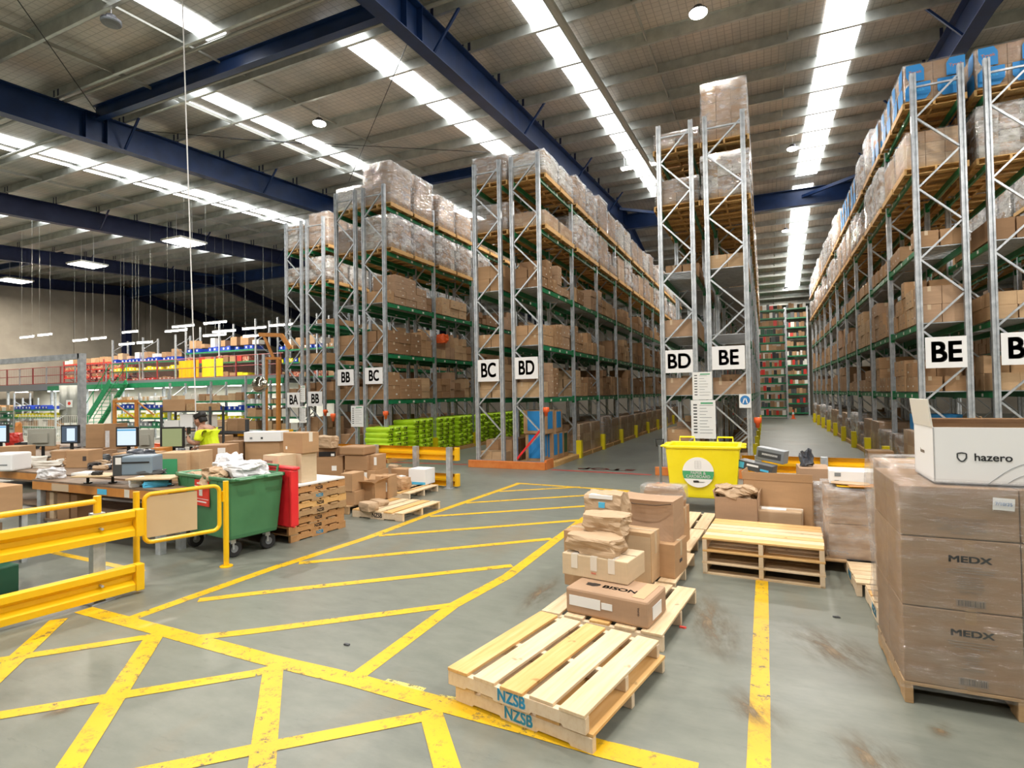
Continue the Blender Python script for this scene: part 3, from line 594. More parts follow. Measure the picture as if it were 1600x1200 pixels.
tag(m.build('cardboard_boxes', fix=False), 'hundreds of further brown cartons deeper along all the racks', 'cardboard boxes', None, 'stuff')
# ================================================================== SIGNS AND GUARDS ON THE RACKS
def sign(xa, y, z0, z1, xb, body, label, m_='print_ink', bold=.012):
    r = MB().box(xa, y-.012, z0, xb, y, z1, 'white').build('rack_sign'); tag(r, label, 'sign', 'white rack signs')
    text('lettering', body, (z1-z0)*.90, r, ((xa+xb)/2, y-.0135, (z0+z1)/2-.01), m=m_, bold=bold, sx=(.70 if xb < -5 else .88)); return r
yy = YF-.065
sign(-11.74, yy, 2.26, 2.74, -11.13, 'BB', 'white sign reading BB beside the sign reading BC'); sign(-10.71, yy, 2.28, 2.76, -10.07, 'BC', 'white sign reading BC beside the sign reading BB')
sign(-6.96, yy, 2.26, 2.84, -6.34, 'BC', 'white sign reading BC beside the sign reading BD'); sign(-5.88, yy, 2.30, 2.86, -5.24, 'BD', 'white sign reading BD beside the sign reading BC')
sign(-2.08, yy, 2.34, 2.86, -1.47, 'BD', 'white sign reading BD above the yellow bin, lettering greyed to paint in glare', 'mid_grey'); sign(-1.06, yy, 2.38, 2.9, -.38, 'BE', 'white sign reading BE above the yellow bin, lettering greyed to paint in glare', 'mid_grey')  # glare on these two signs is painted as grey lettering
sign(2.86, yy, 2.28, 2.88, 3.51, 'BE', 'clear white sign reading BE above the white open box', 'black', .016); sign(4.02, yy, 2.30, 2.90, 4.67, 'BF', 'white sign cut off by the picture edge', 'black', .016)
sign(-16.56, 15.9, 1.56, 2.12, -15.92, 'BA', 'white sign reading BA'); sign(-15.52, 15.9, 1.6, 2.14, -14.84, 'BB', 'white sign reading BB beside the sign reading BA')
def notice(x, y, z, w_, h, label, rows=9):
    r = MB().box(-w_/2, -.006, 0, w_/2, 0, h, 'paper').build('notice_sheet', None, (x, y, z)); tag(r, label, 'notice')
    m = MB()
    for k in range(rows):
        z0 = h*(.86-.8*k/rows); m.box(-w_*.4, -.0085, z0, -w_*.25, -.0065, z0+h*.035, 'dark_grey'); m.box(-w_*.15, -.0085, z0, w_*random.uniform(.1, .42), -.0065, z0+h*.012, 'mid_grey')
    m.box(-w_*.1, -.0085, h*.9, w_*.4, -.0065, h*.94, 'green_print'); m.build('printed_lines', r); return r
notice(-11.0, yy-.02, 1.03, .46, .62, 'paper notice hung below the BB and BC signs'); notice(-15.75, 15.86, .98, .3, .62, 'paper notice hung under the BA sign'); notice(-15.72, 15.84, 1.75, .24, .62, 'small notice between the BA and BB signs', 7)
notice(-1.28, yy-.03, 1.72, .42, .62, 'upper notice hung above the yellow bin', 8); notice(-1.27, yy-.05, .85, .52, .86, 'lower long notice hung above the yellow bin', 10)
r = MB().box(-.12, -.006, -.15, .12, 0, .15, 'paper').build('round_symbol_sign', None, (-.40, yy-.004, 1.68)); tag(r, 'small sign with a round blue walking symbol on the rack post', 'sign')
MB().lathe([(.1, -.009), (.1, -.0065)], (0, 0, .02), 'sticker_blue', 20, 'y').build('symbol_disc', r); m = MB()
for a in (-1, 1): m.bar((a*.045, -.011, -.05), (a*.012, -.011, .06), .022, .002, 'white', (0, 1, 0))
m.build('symbol_figure', r)
def guard(xa, xb, label, y=YF-.12):
    r = MB().box(xa, y-.1, 0, xb, y+.0, .19, 'orange_steel').build('rack_end_guard', bevel=.008); tag(r, label, 'guard', 'orange guards at the rack feet')
    MB().box(xb-.05, y, 0, xb+.01, y+.5, .24, 'orange_steel').build('side_plate', r)
guard(-7.22, -5.04, 'orange guard at the foot of the BC and BD racks'); guard(-2.34, -.2, 'orange guard at the foot of the racks behind the yellow bin'); guard(-11.95, -9.92, 'orange guard at the foot of the BB and BC racks'); guard(2.65, 4.85, 'orange guard at the foot of the clearly signed BE rack')
pg = MB().box(-.09, -.08, 0, .06, .08, .52, 'safety_yellow').mesh('post_guard')
n_ = 0
for row, xs, rng_ in (('BD beside BC', -5.02, range(1, 10)), ('clearly signed BE', 2.62, range(0, 10)), ('BC above green bags', -9.97, range(1, 4)), ('washed-out BE', -.27, range(1, 9))):
    for k in rng_:
        o = mo('post_guard', pg, None, (xs, YF+k*BAY-.02, 0)); tag(o, 'yellow guard on post %d along the %s rack' % (k+1, row), 'post guard', 'yellow post guards')
def bumper(x, y, z, label):
    r = MB().lathe([(.035, -.16), (.05, -.06), (.075, -.05), (.085, .05), (.06, .07)], (0, 0, 0), 'safety_orange', 14).build('orange_holder', None, (x, y, z), smooth=True); tag(r, label, 'tape holder', 'orange cups on rack posts')
    MB().box(-.05, -.03, -.04, .05, .1, .0, 'black').build('bracket', r)
bumper(-5.06, YF-.02, 1.50, 'orange cup fixed to the post of the BD rack'); bumper(-.16, YF+.05, 1.25, 'orange cup on the post beside the yellow bin'); bumper(-10.0, YF-.05, 1.42, 'orange cup on the post beside the green bags'); bumper(-11.95, YF-.05, 1.35, 'orange cup on the post of the BB sign'); bumper(-14.7, 15.9, 1.4, 'orange cup on the post right of the BA sign')
m = MB(); m.bar((-5.9, YF-.01, .22), (-5.23, YF-.01, .98), .05, .05, 'red_plastic', (0, 1, 0)); tag(m.build('red_brace'), 'dark red diagonal strut at the foot of the BD rack', 'strut')
# orange safety vest left on the second shelf, chair seat etc.
tag(blob('orange_vest', .35, .3, .3, 'safety_orange', 3), 'bright orange vest lying on cartons of the BC rack', 'vest').location = (-9.98, 16.4, 3.7)
# lime bags on dark pallets
bagm = blob('fertiliser_bag', .36, .80, .155, 'lime_bag', 5, .06, 1.6, 5, flat=False); bmesh_ = bagm.data; bpy.data.objects.remove(bagm)
labm = MB().box(.0, -.11, -.045, .012, .11, .045, 'black').mesh('bag_label')
for t in range(8):
    yc = YF + .38 + t*1.33 + (.12 if t > 1 else 0); p_ = mo('pallet', RPM, None, (-10.36, yc, 0)); tag(p_, 'pallet under green bag stack %d from the BC sign' % (t+1), 'pallet', 'pallets under the green bags')
    nt = 7 if t else 6
    for c_ in range(3):
        for k in range(nt):
            o = mo('green_bag', bmesh_, None, (-10.28+random.uniform(-.02, .03), yc-.37+c_*.37, .122+k*.15), math.pi/2*0+random.uniform(-.03, .03)); o.rotation_euler.z += math.pi/2*0
            o.scale = (2.2, .46, 1)
            tag(o, 'lime green bag, stack %d from the BC sign, column %d, layer %d' % (t+1, c_+1, k+1), 'bag', 'lime green bags'); mo('bag_label', labm, o, (.182, 0, .08)).scale = (.45, 1.5, .62)
# blue and brown cartons on the ground of the BD rack
def corner(N_, w_, d, rz, sx=-1, sy=1):
    c, s = math.cos(rz), math.sin(rz); return Vector((N_.x + c*w_/2*sx - s*d/2*sy, N_.y + s*w_/2*sx + c*d/2*sy, N_.z))
def hbox(label, c, w_, d, h, rz=0, mt='cardboard_tan', tape=True, lab=None, name='cardboard_box', cat='cardboard box', group=None, bevel=.006, tops=True, seam=True, tape_m='packing_tape'):
    m = MB(); m.box(-w_/2, -d/2, 0, w_/2, d/2, h, mt); o = m.build(name, None, c, rz, bevel=bevel); tag(o, label, cat, group)
    if seam:
        m = MB()
        if w_ >= d: m.box(-w_/2, -.004, h, w_/2, .004, h+.0015, 'seam_dark')
        else: m.box(-.004, -d/2, h, .004, d/2, h+.0015, 'seam_dark')
        m.build('flap_seam', o)
    if tape:
        m = MB(); t = .03
        if w_ >= d:
            m.box(-w_/2-.003, -t, h*.55, w_/2+.003, t, h+.003, tape_m)
        else: m.box(-t, -d/2-.003, h*.55, t, d/2+.003, h+.003, tape_m)
        m.build('packing_tape', o)
    for q in (lab or []):   # (x0,z0,x1,z1,mat[,side])
        m = MB(); s = q[5] if len(q) > 5 else 'f'
        x0, z0, x1, z1 = q[:4]
        if s == 'f': m.box(x0, -d/2-.0045, z0, x1, -d/2-.001, z1, q[4])
        elif s == 'r': m.box(w_/2+.001, x0, z0, w_/2+.0045, x1, z1, q[4])
        elif s == 't': m.box(x0, z0, h+.001, x1, z1, h+.0045, q[4])
        elif s == 'l': m.box(-w_/2-.0045, x0, z0, -w_/2-.001, x1, z1, q[4])
        m.build('printed_label', o)
    return o
def obox(label, c, w_, d, h, rz=0, mt='cardboard_tan', inner='cardboard_dark', flaps=(.5, .5, .5, .5), name='open_box', fl_len=.14, t=.008):
    m = MB(); m.box(-w_/2, -d/2, 0, w_/2, d/2, t, mt)
    for a in ((-w_/2, -d/2, w_/2, -d/2+t), (-w_/2, d/2-t, w_/2, d/2), (-w_/2, -d/2, -w_/2+t, d/2), (w_/2-t, -d/2, w_/2, d/2)): m.box(a[0], a[1], 0, a[2], a[3], h, mt)
    o = m.build(name, None, c, rz); tag(o, label, 'open box')
    F = fl_len
    for k, ang in enumerate(flaps):   # front, back, left, right: 0 = up, 1 = level outwards
        if ang is None: continue
        a = ang*math.pi/2; u, z = F*math.sin(a), F*math.cos(a); m = MB()
        if k == 0: m.bar((0, -d/2, h), (0, -d/2-u, h+z), w_, t, mt, (0, math.cos(a), math.sin(a)))
        if k == 1: m.bar((0, d/2, h), (0, d/2+u, h+z), w_, t, mt, (0, -math.cos(a), math.sin(a)))
        if k == 2: m.bar((-w_/2, 0, h), (-w_/2-u, 0, h+z), d, t, mt, (math.cos(a), 0, math.sin(a)))
        if k == 3: m.bar((w_/2, 0, h), (w_/2+u, 0, h+z), d, t, mt, (-math.cos(a), 0, math.sin(a)))
        m.build('flap', o)
    return o
rb = random.Random(4)
for i, (x, y, z, w_, d, h) in enumerate([(-5.60, 13.95, .13, .5, .36, .72), (-5.52, 14.36, .13, .62, .40, .72), (-5.52, 14.78, .13, .62, .38, .72), (-5.52, 15.2, .13, .62, .4, .7), (-5.55, 14.0, .86, .66, .55, .62), (-5.5, 14.62, .86, .6, .55, .6)]):
    hbox('%s carton with blue printed faces in the first bay under BD, %s' % (('narrow', 'wide', 'wide', 'wide', 'tall upper', 'upper')[i], ('at the front', 'second row', 'third row', 'fourth row', 'at the front', 'behind the tall one')[i]), (x, y, z), w_, d, h, 0, 'cardboard_tan',
         lab=[(-w_*.32, .08, w_*.34, h-.02, 'blue_print'), (-d*.36, .12, d*.30, h-.04, 'blue_print' if i != 3 else 'dark_green', 'r')], group='blue-printed cartons under the BD rack')
for k, yc in enumerate((14.3, 15.4)):
    tag(mo('pallet', RPM, None, (-5.55, yc, 0)), 'low pallet under the blue-printed cartons, %s one' % ('front', 'rear')[k], 'pallet', 'pallets under the BD rack')
# a few blue loads on the ground along the clearly signed BE rack
hbox('blue carton with white lettering under the clearly signed BE rack', (3.25, 14.4, .9), .8, .5, .45, 0, 'blue_print', False, [(-.3, .3, .0, .36, 'white'), (-.1, .1, .34, .16, 'white')], seam=False)
hbox('brown carton carrying the blue carton under the BE rack', (3.25, 14.4, .13), .8, .6, .76, 0, 'cardboard_dark')
hbox('two-tone carton in front of the first BE rack post', (2.3, 12.6, 0), .55, .45, .32, .1, 'cardboard_brown'); hbox('square carton before the second BE rack post', (2.35, 15.2, .13), .5, .5, .36, 0, 'cardboard_tan'); 
hbox('white box with blue print beside the first BE rack post', (2.98, 12.95, .3), .35, .3, .42, 0, 'white', False, [(-.12, .1, .05, .3, 'sticker_blue')], name='white_box')
hbox('low brown carton under the white and blue box', (2.98, 12.85, 0), .5, .4, .3, 0, 'cardboard_tan', lab=[(-.08, .08, .04, .18, 'red_print')])

# ================================================================== PALLETS IN FRONT
def pallet(label, c, w_=1.0, d=1.06, rz=0, h=.105, n=5, wd='pine', stencil=None, sm='nzsb_blue', bottom=False, gap=.62, face=-1, group='timber pallets on the floor'):
    """stringers run along local x, deck boards along local y"""
    r = empty('pallet', c, rz); tag(r, label, 'pallet', group); th = .02; sh = h-th; rnd = random.Random(label)
    for i, y in enumerate((-d/2+.022, 0, d/2-.022)):
        m = MB(); k0, k1 = .13, .36
        if bottom: pf = [(-w_/2, 0), (w_/2, 0), (w_/2, sh), (-w_/2, sh)]
        else: pf = [(-w_/2, 0), (-k1*w_, 0), (-k1*w_+.012, .014), (-k0*w_-.012, .014), (-k0*w_, 0), (k0*w_, 0), (k0*w_+.012, .014), (k1*w_-.012, .014), (k1*w_, 0), (w_/2, 0), (w_/2, sh), (-w_/2, sh)]
        m.prism(pf, (0, y+.022, 0), (0, y-.022, 0), 'pine_raw' if wd == 'pine' else wd); s = m.build('stringer', r, bevel=.003)
        if stencil and i == (0 if face < 0 else 2): text('stencil', stencil, .095 if h > .103 else .062, s, (0, y+face*.0235, sh*.55), m=sm, bold=.004, rz=0 if face < 0 else math.pi, sx=.85)
    bw = w_/n*gap/.75*.98 if gap < .9 else w_/n*.95
    for i in range(n):
        x = -w_/2 + bw/2 + i*(w_-bw)/(n-1) + rnd.uniform(-.004, .004); mt = wd if rnd.random() < .7 else ('pine_orange' if wd == 'pine' else 'old_timber')
        MB().box(x-bw/2, -d/2+rnd.uniform(-.008, .004), sh, x+bw/2, d/2+rnd.uniform(-.004, .008), h, mt).build('deck_board', r, bevel=.003)
    if bottom:
        for x in (-w_/2+bw/2, 0, w_/2-bw/2): MB().box(x-bw/2, -d/2, -.0, x+bw/2, d/2, .016, wd).build('bottom_board', r)
    return r
D = math.radians
pallet('lower of the two nearest pale pallets, stencilled NZSB in blue', corner(fl(926, 1180), .95, 1.07, D(-11)), .95, 1.07, D(-11), .104, stencil='NZSB')
pallet('upper of the two nearest pale pallets, stencilled NZSB in blue', corner(fl(915, 1150, .105), .96, 1.07, D(-11)), .96, 1.07, D(-11), .106, stencil='NZSB')
P2 = corner(Vector((-.72, 4.2, 0)), 1.0, 1.1, D(-6)); pallet('pale pallet carrying the stacked parcels behind the nearest pallets', P2, 1.0, 1.1, D(-6), .13, 5)
P3 = corner(Vector((-.80, 5.38, 0)), 1.0, 1.05, D(-3)); pallet('pale pallet under the big dented carton', P3, 1.0, 1.05, D(-3), .13, 5)
pallet('empty pale pallet before the yellow bin, beside the middle pallet stack', corner(Vector((-.08, 6.5, 0)) + Vector((-.72, 0.02, 0)), 1.0, 1.05, D(-3)), 1.0, 1.05, D(-3), .13, 5)
pallet('pale pallet touching the foot of the yellow bin', corner(Vector((-.72, 7.62, 0)), 1.0, 1.02, D(-2)), 1.0, 1.02, D(-2), .13, 5)
# stack of three in the middle
Nm = fl(1290, 920)
for k in range(3):
    rz = D(90-3); c = corner(Vector((Nm.x, Nm.y, 0)), 1.12, .98, D(-3)); c.z = k*.125
    pallet('%s pallet of the stack of three pale pallets on the straight yellow line' % ('bottom', 'middle', 'top')[k], c, .98, 1.12, rz, .125, 7, 'pine', gap=.70, bottom=(k == 0), group='stack of three pallets')
def film_shell(label, c, w_, d, h, rz=0, mt='stretch_film', bulge=.02, cuts=8, name='film_wrap', seed=0):
    bm = bmesh.new(); bmesh.ops.create_cube(bm, size=1); bmesh.ops.subdivide_edges(bm, edges=bm.edges, cuts=cuts, use_grid_fill=True)
    for f in [f for f in bm.faces if f.calc_center_median().z < -.499]: bm.faces.remove(f)
    for v in bm.verts:
        p = Vector((v.co.x*(w_+.024), v.co.y*(d+.024), (v.co.z+.5)*(h+.012))); n__ = noise.noise_vector(p*3 + Vector((seed*3, 2, 1))); s = bulge
        v.co = p + Vector((n__.x*s + math.copysign(s*.7, v.co.x), n__.y*s + math.copysign(s*.7, v.co.y), abs(n__.z)*s*.4 if v.co.z > 0 else 0))
    me = bpy.data.meshes.new(name); bm.to_mesh(me); bm.free(); me.materials.append(M[mt])
    for p in me.polygons: p.use_smooth = True
    o = bpy.data.objects.new(name, me); C.objects.link(o); o.location = c; o.rotation_euler.z = rz; tag(o, label, 'plastic film'); return o
# the tall stack of medical cartons
pallet('worn pallet under the tall film-wrapped MEDX cartons', (1.29, 4.53, 0), .88, 1.12, D(90), .13, 6, 'old_timber', bottom=False, gap=.7)
def lines(o, x, y, z, n, w_, step, mt='faint_ink', seed=1, h=.006):
    r_ = random.Random(seed); m = MB()
    for k in range(n):
        a = w_*r_.uniform(.35, 1); m.box(x-a/2, y-.001, z-k*step-h, x+a/2, y, z-k*step, mt)
    m.build('printed_text', o)
zz = [.131, .591, 1.011]; hh = [.455, .415, .30]
for L in range(3):
    for (ix, iy, nm) in ((0, 0, 'front corner'), (1, 0, 'front beyond the corner'), (0, 1, 'back')):
        cx = .73+.285+ix*.575; cy = 4.09+.21+iy*.425; tone = 'cardboard_grey_brown'
        o = hbox('MEDX carton, %s layer, %s of the tall wrapped stack' % (('bottom', 'middle', 'top')[L], nm), (cx, cy, zz[L]), .57, .42, hh[L], 0, tone, False, seam=False, group='cartons of the tall wrapped stack')
        if iy == 0 and L < 2:
            text('brand_lettering', 'MEDX', .052, o, (.05, -.2115, hh[L]*.72), m='black', bold=.0016, sx=1.45)
            lines(o, .05, -.2112, hh[L]*.62, 3, .26, .016, seed=L); lines(o, .05, -.2112, hh[L]*.48, 6, .14, .013, seed=L+4, h=.004); text('maker_lettering', 'intermed', .024, o, (.05, -.2115, hh[L]*.27), m='faint_ink', sx=1.2)
            m = MB(); m.box(-.02, -.2125, hh[L]*.06, .12, -.211, hh[L]*.16, 'faint_ink')
            for k in range(16): m.box(-.01+k*.0078, -.2132, hh[L]*.07, -.01+k*.0078+random.choice((.002, .004)), -.2126, hh[L]*.15, 'print_ink')
            m.build('barcode', o); MB().box(.02, -.2108, hh[L]*.84, .075, -.2100, hh[L], 'brown_tape').box(.02, -.2108, 0, .075, -.2100, hh[L]*.05, 'brown_tape').build('brown_tape', o)
        if L == 2 and iy == 0 and ix == 0:
            for k, s_ in enumerate(('SILVER SANDWICHING', 'FILL HOLD/UK - BACK', 'SIZE 20 - BLACK', '500 QTY. 10X SAMPLE', 'MADE IN')): text('stamped_text', s_, .022, o, (.015, -.2115, .115-k*.021), m='faint_ink', sx=1.1, align='CENTER')
            q = MB().box(-.05, -.215, -.035, .05, -.213, .035, 'paper').build('date_label', o, (.215, 0, .215)); q.rotation_euler = (0, .05, 0); text('handwriting', '7/10/25', .026, q, (0, -.216, 0), m='sticker_blue')
film_shell('clear glossy film stretched round the tall MEDX cartons', (1.30, 4.515, .10), 1.15, .86, 1.235, 0, 'tight_film', .006, 10)
# white open box on top
m = MB(); W, Dp, Hh, t = .80, .52, .335, .008
for a in ((-W/2, -Dp/2, W/2, -Dp/2+t), (-W/2, Dp/2-t, W/2, Dp/2), (-W/2, -Dp/2, -W/2+t, Dp/2), (W/2-t, -Dp/2, W/2, Dp/2), (-W/2, -Dp/2, W/2, Dp/2)):
    m.box(a[0], a[1], 0, a[2], a[3], Hh if a[3]-a[1] < .1 or a[2]-a[0] < .1 else t, 'white')
wb = m.build('open_white_box', None, (.93+.40, 4.16+.26, 1.325), D(-1)); tag(wb, 'white open hazero box on top of the tall MEDX stack', 'open box')
m = MB().box(-W/2+t, -Dp/2+t, t, -W/2+t+.003, Dp/2-t, Hh-.004, 'cardboard_brown').box(-W/2+t, Dp/2-t-.003, t, W/2-t, Dp/2-t, Hh+.0, 'cardboard_brown'); m.build('lining', wb)
m = MB(); m.bar((-W/2, 0, Hh), (-W/2-.02, 0, Hh+.17), Dp-.02, t, 'offwhite', (1, 0, .1)); m.build('side_flap', wb)
m = MB(); m.bar((0, Dp/2, Hh), (0, Dp/2-.10, Hh+.035), W-.02, t, 'cardboard_dark', (0, .3, 1)); m.build('back_flap', wb)
text('brand_lettering', 'hazero', .062, wb, (-.205, -Dp/2-.002, Hh*.47), m='dark_grey', align='LEFT', bold=.0008, sx=1.05)
m = MB(); sh = [(-.035, .035), (0, .042), (.035, .035), (.035, -.005), (.018, -.032), (0, -.042), (-.018, -.032), (-.035, -.005)]
for i in range(8): m.bar((sh[i][0], 0, sh[i][1]), (sh[(i+1) % 8][0], 0, sh[(i+1) % 8][1]), .012, .002, 'dark_grey', (0, 1, 0))
m.build('shield_logo', wb, (-.262, -Dp/2-.0015, Hh*.47)); [setattr(c_, 'scale', (.62, 1, .62)) for c_ in wb.children if c_.name.startswith('shield_logo')]; text('side_lettering', 'hazero', .04, wb, (-W/2-.0015, .02, Hh*.5), rz=-math.pi/2, m='faint_ink')
for q, (x_, s) in enumerate(((-.14, 1.0), (-.05, .72), (.08, .4))):
    pts = [(x_+(.42*s+.1)*t_ + 0, -Dp/2-.001, .0+ s*.19*math.sin(min(1, t_*1.4)*1.57) + .014*math.sin(t_*9+q)) for t_ in [k/14 for k in range(15)]]
    MB().tube([(min(p[0], W/2-.01), p[1], max(.004, p[2])) for p in pts], .0016, 'mid_grey', 5).build('contour_line', wb)
# wrapped loads behind it
pallet('pallet under the tan wrapped load behind the MEDX stack', (1.31, 5.50, 0), .92, 1.05, D(90), .13, 6, 'pine', 'NZSB', face=1)
for k in range(3): hbox('tan carton layer %d of the wrapped load behind the MEDX stack' % (k+1), (1.34, 5.50, .132+k*.385), .94, .88, .38, 0, 'cardboard_tan', False, seam=False, group='cartons of the tan wrapped load')
film_shell('wrinkled film round the tan load behind the MEDX stack', (1.34, 5.50, .11), .96, .90, 1.19, 0, 'stretch_film', .035, 9, seed=4)
pallet('pale pallet with narrow boards between the two wrapped loads', (1.25, 6.47, 0), .94, 1.05, D(90), .13, 7, 'pine', 'NZSB', face=1, gap=.7)
Nw = fl(1296, 872, .13)
pallet('pallet under the square brown wrapped load with the envelopes', (Nw.x+.42, Nw.y+.45, 0), 1.0, 1.1, D(90), .13, 6, 'old_timber', gap=.7)
for L in range(2):
    for ix in range(2): hbox('brown carton, %s layer, %s of the square wrapped load' % (('lower', 'upper')[L], ('near corner', 'far side')[ix]), (Nw.x+.21+ix*.43, Nw.y+.33, .132+L*.36), .42, .62, .355, 0, ('cardboard_pinkish', 'cardboard_dark')[(L*ix)], False, seam=False, lab=[(.0, .1, .06, .17, 'dark_grey')] if ix and not L else None, group='cartons of the square wrapped load')
film_shell('glossy film round the square brown load with envelopes', (Nw.x+.425, Nw.y+.33, .12), .86, .64, .735, 0, 'stretch_film', .012, 8, seed=9)
hbox('flat white box with a printed label lying on the square wrapped load', (Nw.x+.30, Nw.y+.42, .875), .50, .34, .14, D(-3), 'white', False, [(-.2, .08, -.14, .12, 'mid_grey'), (-.2, .02, -.16, .04, 'mid_grey')], name='white_box', seam=False)
hbox('small white carton beside the flat white box on the load', (Nw.x+.66, Nw.y+.40, .875), .22, .2, .12, D(4), 'offwhite', False, seam=False)
for k, (dx, dy, rz, zc) in enumerate(((.26, .12, -6, 0), (.36, .10, 8, .012), (.22, .15, -14, .024))):
    o = blob('padded_envelope', .34, .2, .012, 'bench_orange' if k else 'safety_orange', k+2, .05, cuts=4); M_ = o.data.materials; M_[0] = M['barrier_yellow'] if k == 0 else (M['kraft_paper'] if k == 2 else M['bench_orange'])
    o.location = (Nw.x+dx, Nw.y+dy, .874+zc); o.rotation_euler.z = D(rz); tag(o, '%s padded envelope on the square wrapped load' % ('yellow, lowest,', 'orange, middle,', 'pale, topmost,')[k], 'envelope', 'padded envelopes')
Nv = fl(1262, 830, .13)
hbox('tall film-covered brown carton left of the envelope load', (Nv.x+.1, Nv.y+.3, .13), .36, .5, .78, D(2), 'cardboard_pinkish', False, seam=False); film_shell('film hanging on the tall carton beside the envelope load', (Nv.x+.1, Nv.y+.3, .14), .37, .51, .6, D(2), 'heavy_film', .02, 6, seed=2)
pallet('pallet under the tall film-covered carton, mostly hidden', (Nv.x+.18, Nv.y+.6, 0), 1.0, 1.0, 0, .13, 5, 'old_timber')
o = blob('crushed_tape_ball', .14, .12, .2, 'black_bag', 4, .3, cuts=5); o.location = (Nv.x+.02, Nv.y+.25, .92); tag(o, 'crushed black and white tape on the tall film-covered carton', 'scrap')
c_ = at(1368, 785, 8.2); hbox('white barcode-labelled box lying on the carton beyond the envelope load', (c_.x, c_.y, c_.z), .5, .3, .14, D(-2), 'white', False, [(-.15, .02, .15, .1, 'mid_grey')], name='white_box', seam=False)
hbox('brown carton under the white barcode-labelled box', (c_.x+.05, c_.y+.1, .0), .6, .5, c_.z-.002, D(-2), 'cardboard_tan')
# cartons beside the bin, standing behind the middle pallet stack
P5 = Vector((.02, 7.75, 0)); pallet('pallet under the paper-stuffed open carton', (P5.x, P5.y+.05, 0), 1.15, 1.0, D(90), .13, 6, 'old_timber')
q = fl(1185, 815+22, .13); o = obox('open brown carton stuffed with crumpled kraft paper', corner(Vector((q.x, q.y, .131)), .50, .42, D(-4)), .50, .42, .44, D(-4), 'cardboard_pinkish', flaps=(None, None, .15, .1), fl_len=.08)
pp = blob('crumpled_paper', .44, .36, .22, 'kraft_paper', 8, .22, 3.0, 8); pp.location = o.location + Vector((-.03, .02, .34)); tag(pp, 'crumpled kraft paper spilling from the open carton by the bin', 'packing paper')
q2 = Vector((q.x+.25, q.y+.62, .0)); pallet('hidden pallet under the large plain open carton', (q2.x+.1, q2.y+.1, 0), 1.1, .9, D(90), .13, 6, 'old_timber')
o2 = obox('large plain open carton behind the paper-stuffed one', (q2.x, q2.y, .131), .80, .5, .62, D(-6), 'cardboard_tan', flaps=(.05, None, .1, None), fl_len=.1)
c = at(1183, 756, 8.5); b1 = hbox('black and light blue printed box in the open carton', (c.x, c.y+.05, .68), .50, .26, .13, D(-16), 'dark_grey', False, [(-.24, .02, -.16, .11, 'nzsb_blue'), (-.12, .07, .05, .10, 'white'), (.08, .03, .2, .06, 'nzsb_blue')], name='printed_box', seam=False); b1.rotation_euler.y = D(9)
c = at(1206, 742, 8.7); b1 = hbox('grey printed box tilted on top in the open carton', (c.x, c.y+.1, .79), .42, .2, .2, D(-22), 'mid_grey', False, [(-.18, .05, .17, .15, 'dark_grey'), (-.12, .09, .12, .12, 'white')], name='printed_box', seam=False); b1.rotation_euler.y = D(8)
q = fl(1255, 826+15, .13); hbox('taped parcel with a white label in front of the film-covered carton', corner(Vector((q.x, q.y, .13)), .52, .40, D(-4)), .52, .40, .30, D(-4), 'kraft_paper', True, [(-.2, -.14, .08, .0, 'paper', 't')], name='parcel', cat='parcel', bevel=.02, tape_m='clear_tape')
pallet('pallet under the taped parcel behind the middle stack', corner(Vector((q.x+.1, q.y-.05, 0)), 1.0, 1.0, D(-3)), 1.0, 1.0, D(-3), .13, 6, 'old_timber')
c = at(1285, 775, 9.3); hbox('long flat brown carton before the far guard rail', (c.x+.2, c.y, 0), 1.5, .5, max(.3, c.z+.05), D(-2), 'cardboard_pale')

# ================================================================== THE CENTRE PARCELS
def onb(top, c): return Vector((c[0], c[1], top))
cB = corner(fl(1013, 985, .13), .69, .43, D(-9)); bis = hbox('low BISON carton at the foot of the centre parcel pile', cB, .69, .43, .205, D(-9), 'cardboard_pinkish', False, [(-.31, .07, -.04, .15, 'paper'), (-.03, .085, .06, .135, 'paper'), (-.12, .04, .08, .14, 'paper', 'r')], bevel=.02, seam=False)
text('brand_lettering', 'BISON', .085, bis, (.06, -.06, .2065), 0, 0, 'black', .002, sx=1.2); blob('bison_mark', .1, .06, .003, 'black', 3, .3, cuts=3, parent=bis).location = (-.17, -.055, .2045)
m = MB(); m.box(-.145, -.2165, .09, -.06, -.215, .14, 'mid_grey'); m.build('barcode', bis); MB().box(.2, -.17, .206, .3, .19, .208, 'cardboard_pale').build('loose_flap', bis); text('stamped_text', 'GUHA', .022, bis, (.27, -.2165, .12), m='print_ink', ry=-math.pi/2)
cC = corner(fl(981, 915, .338), .60, .40, D(-9)); crm = hbox('cream carton with three tape strips on top of the BISON carton', cC, .60, .40, .185, D(-9), 'cardboard_cream', False, None, bevel=.008)
for x in (-.18, 0, .16): MB().box(x-.03, -.2035, .07, x+.03, -.201, .187, 'clear_tape').box(x-.03, -.2035, .186, x+.03, -.08, .188, 'clear_tape').build('tape_strip', crm)
text('red_lettering', 'FRAGILE', .02, crm, (0, -.205, .05), m='red_print', ry=math.pi/2*0, sx=.6)
P = blob('wrapped_parcel', .46, .30, .155, 'kraft_paper', 11, .12, 1.7, 8); P.location = (cC.x-.05, cC.y-.02, .526); P.rotation_euler.z = D(-14); tag(P, 'lumpy kraft paper parcel lying on the cream carton', 'parcel', 'kraft paper parcels of the centre pile')
cT = corner(fl(1019, 912, .131), .56, .24, D(-9)); tall = hbox('upright carton standing right behind the cream carton', cT, .56, .24, .46, D(-9), 'cardboard_pale', True, [(-.27, .0, .27, .42, 'cardboard_cream')], bevel=.006)
blk = hbox('plain carton hidden under the upper parcels', (cC.x-.20, 5.10, .131), .40, .34, .505, D(-9), 'cardboard_tan')
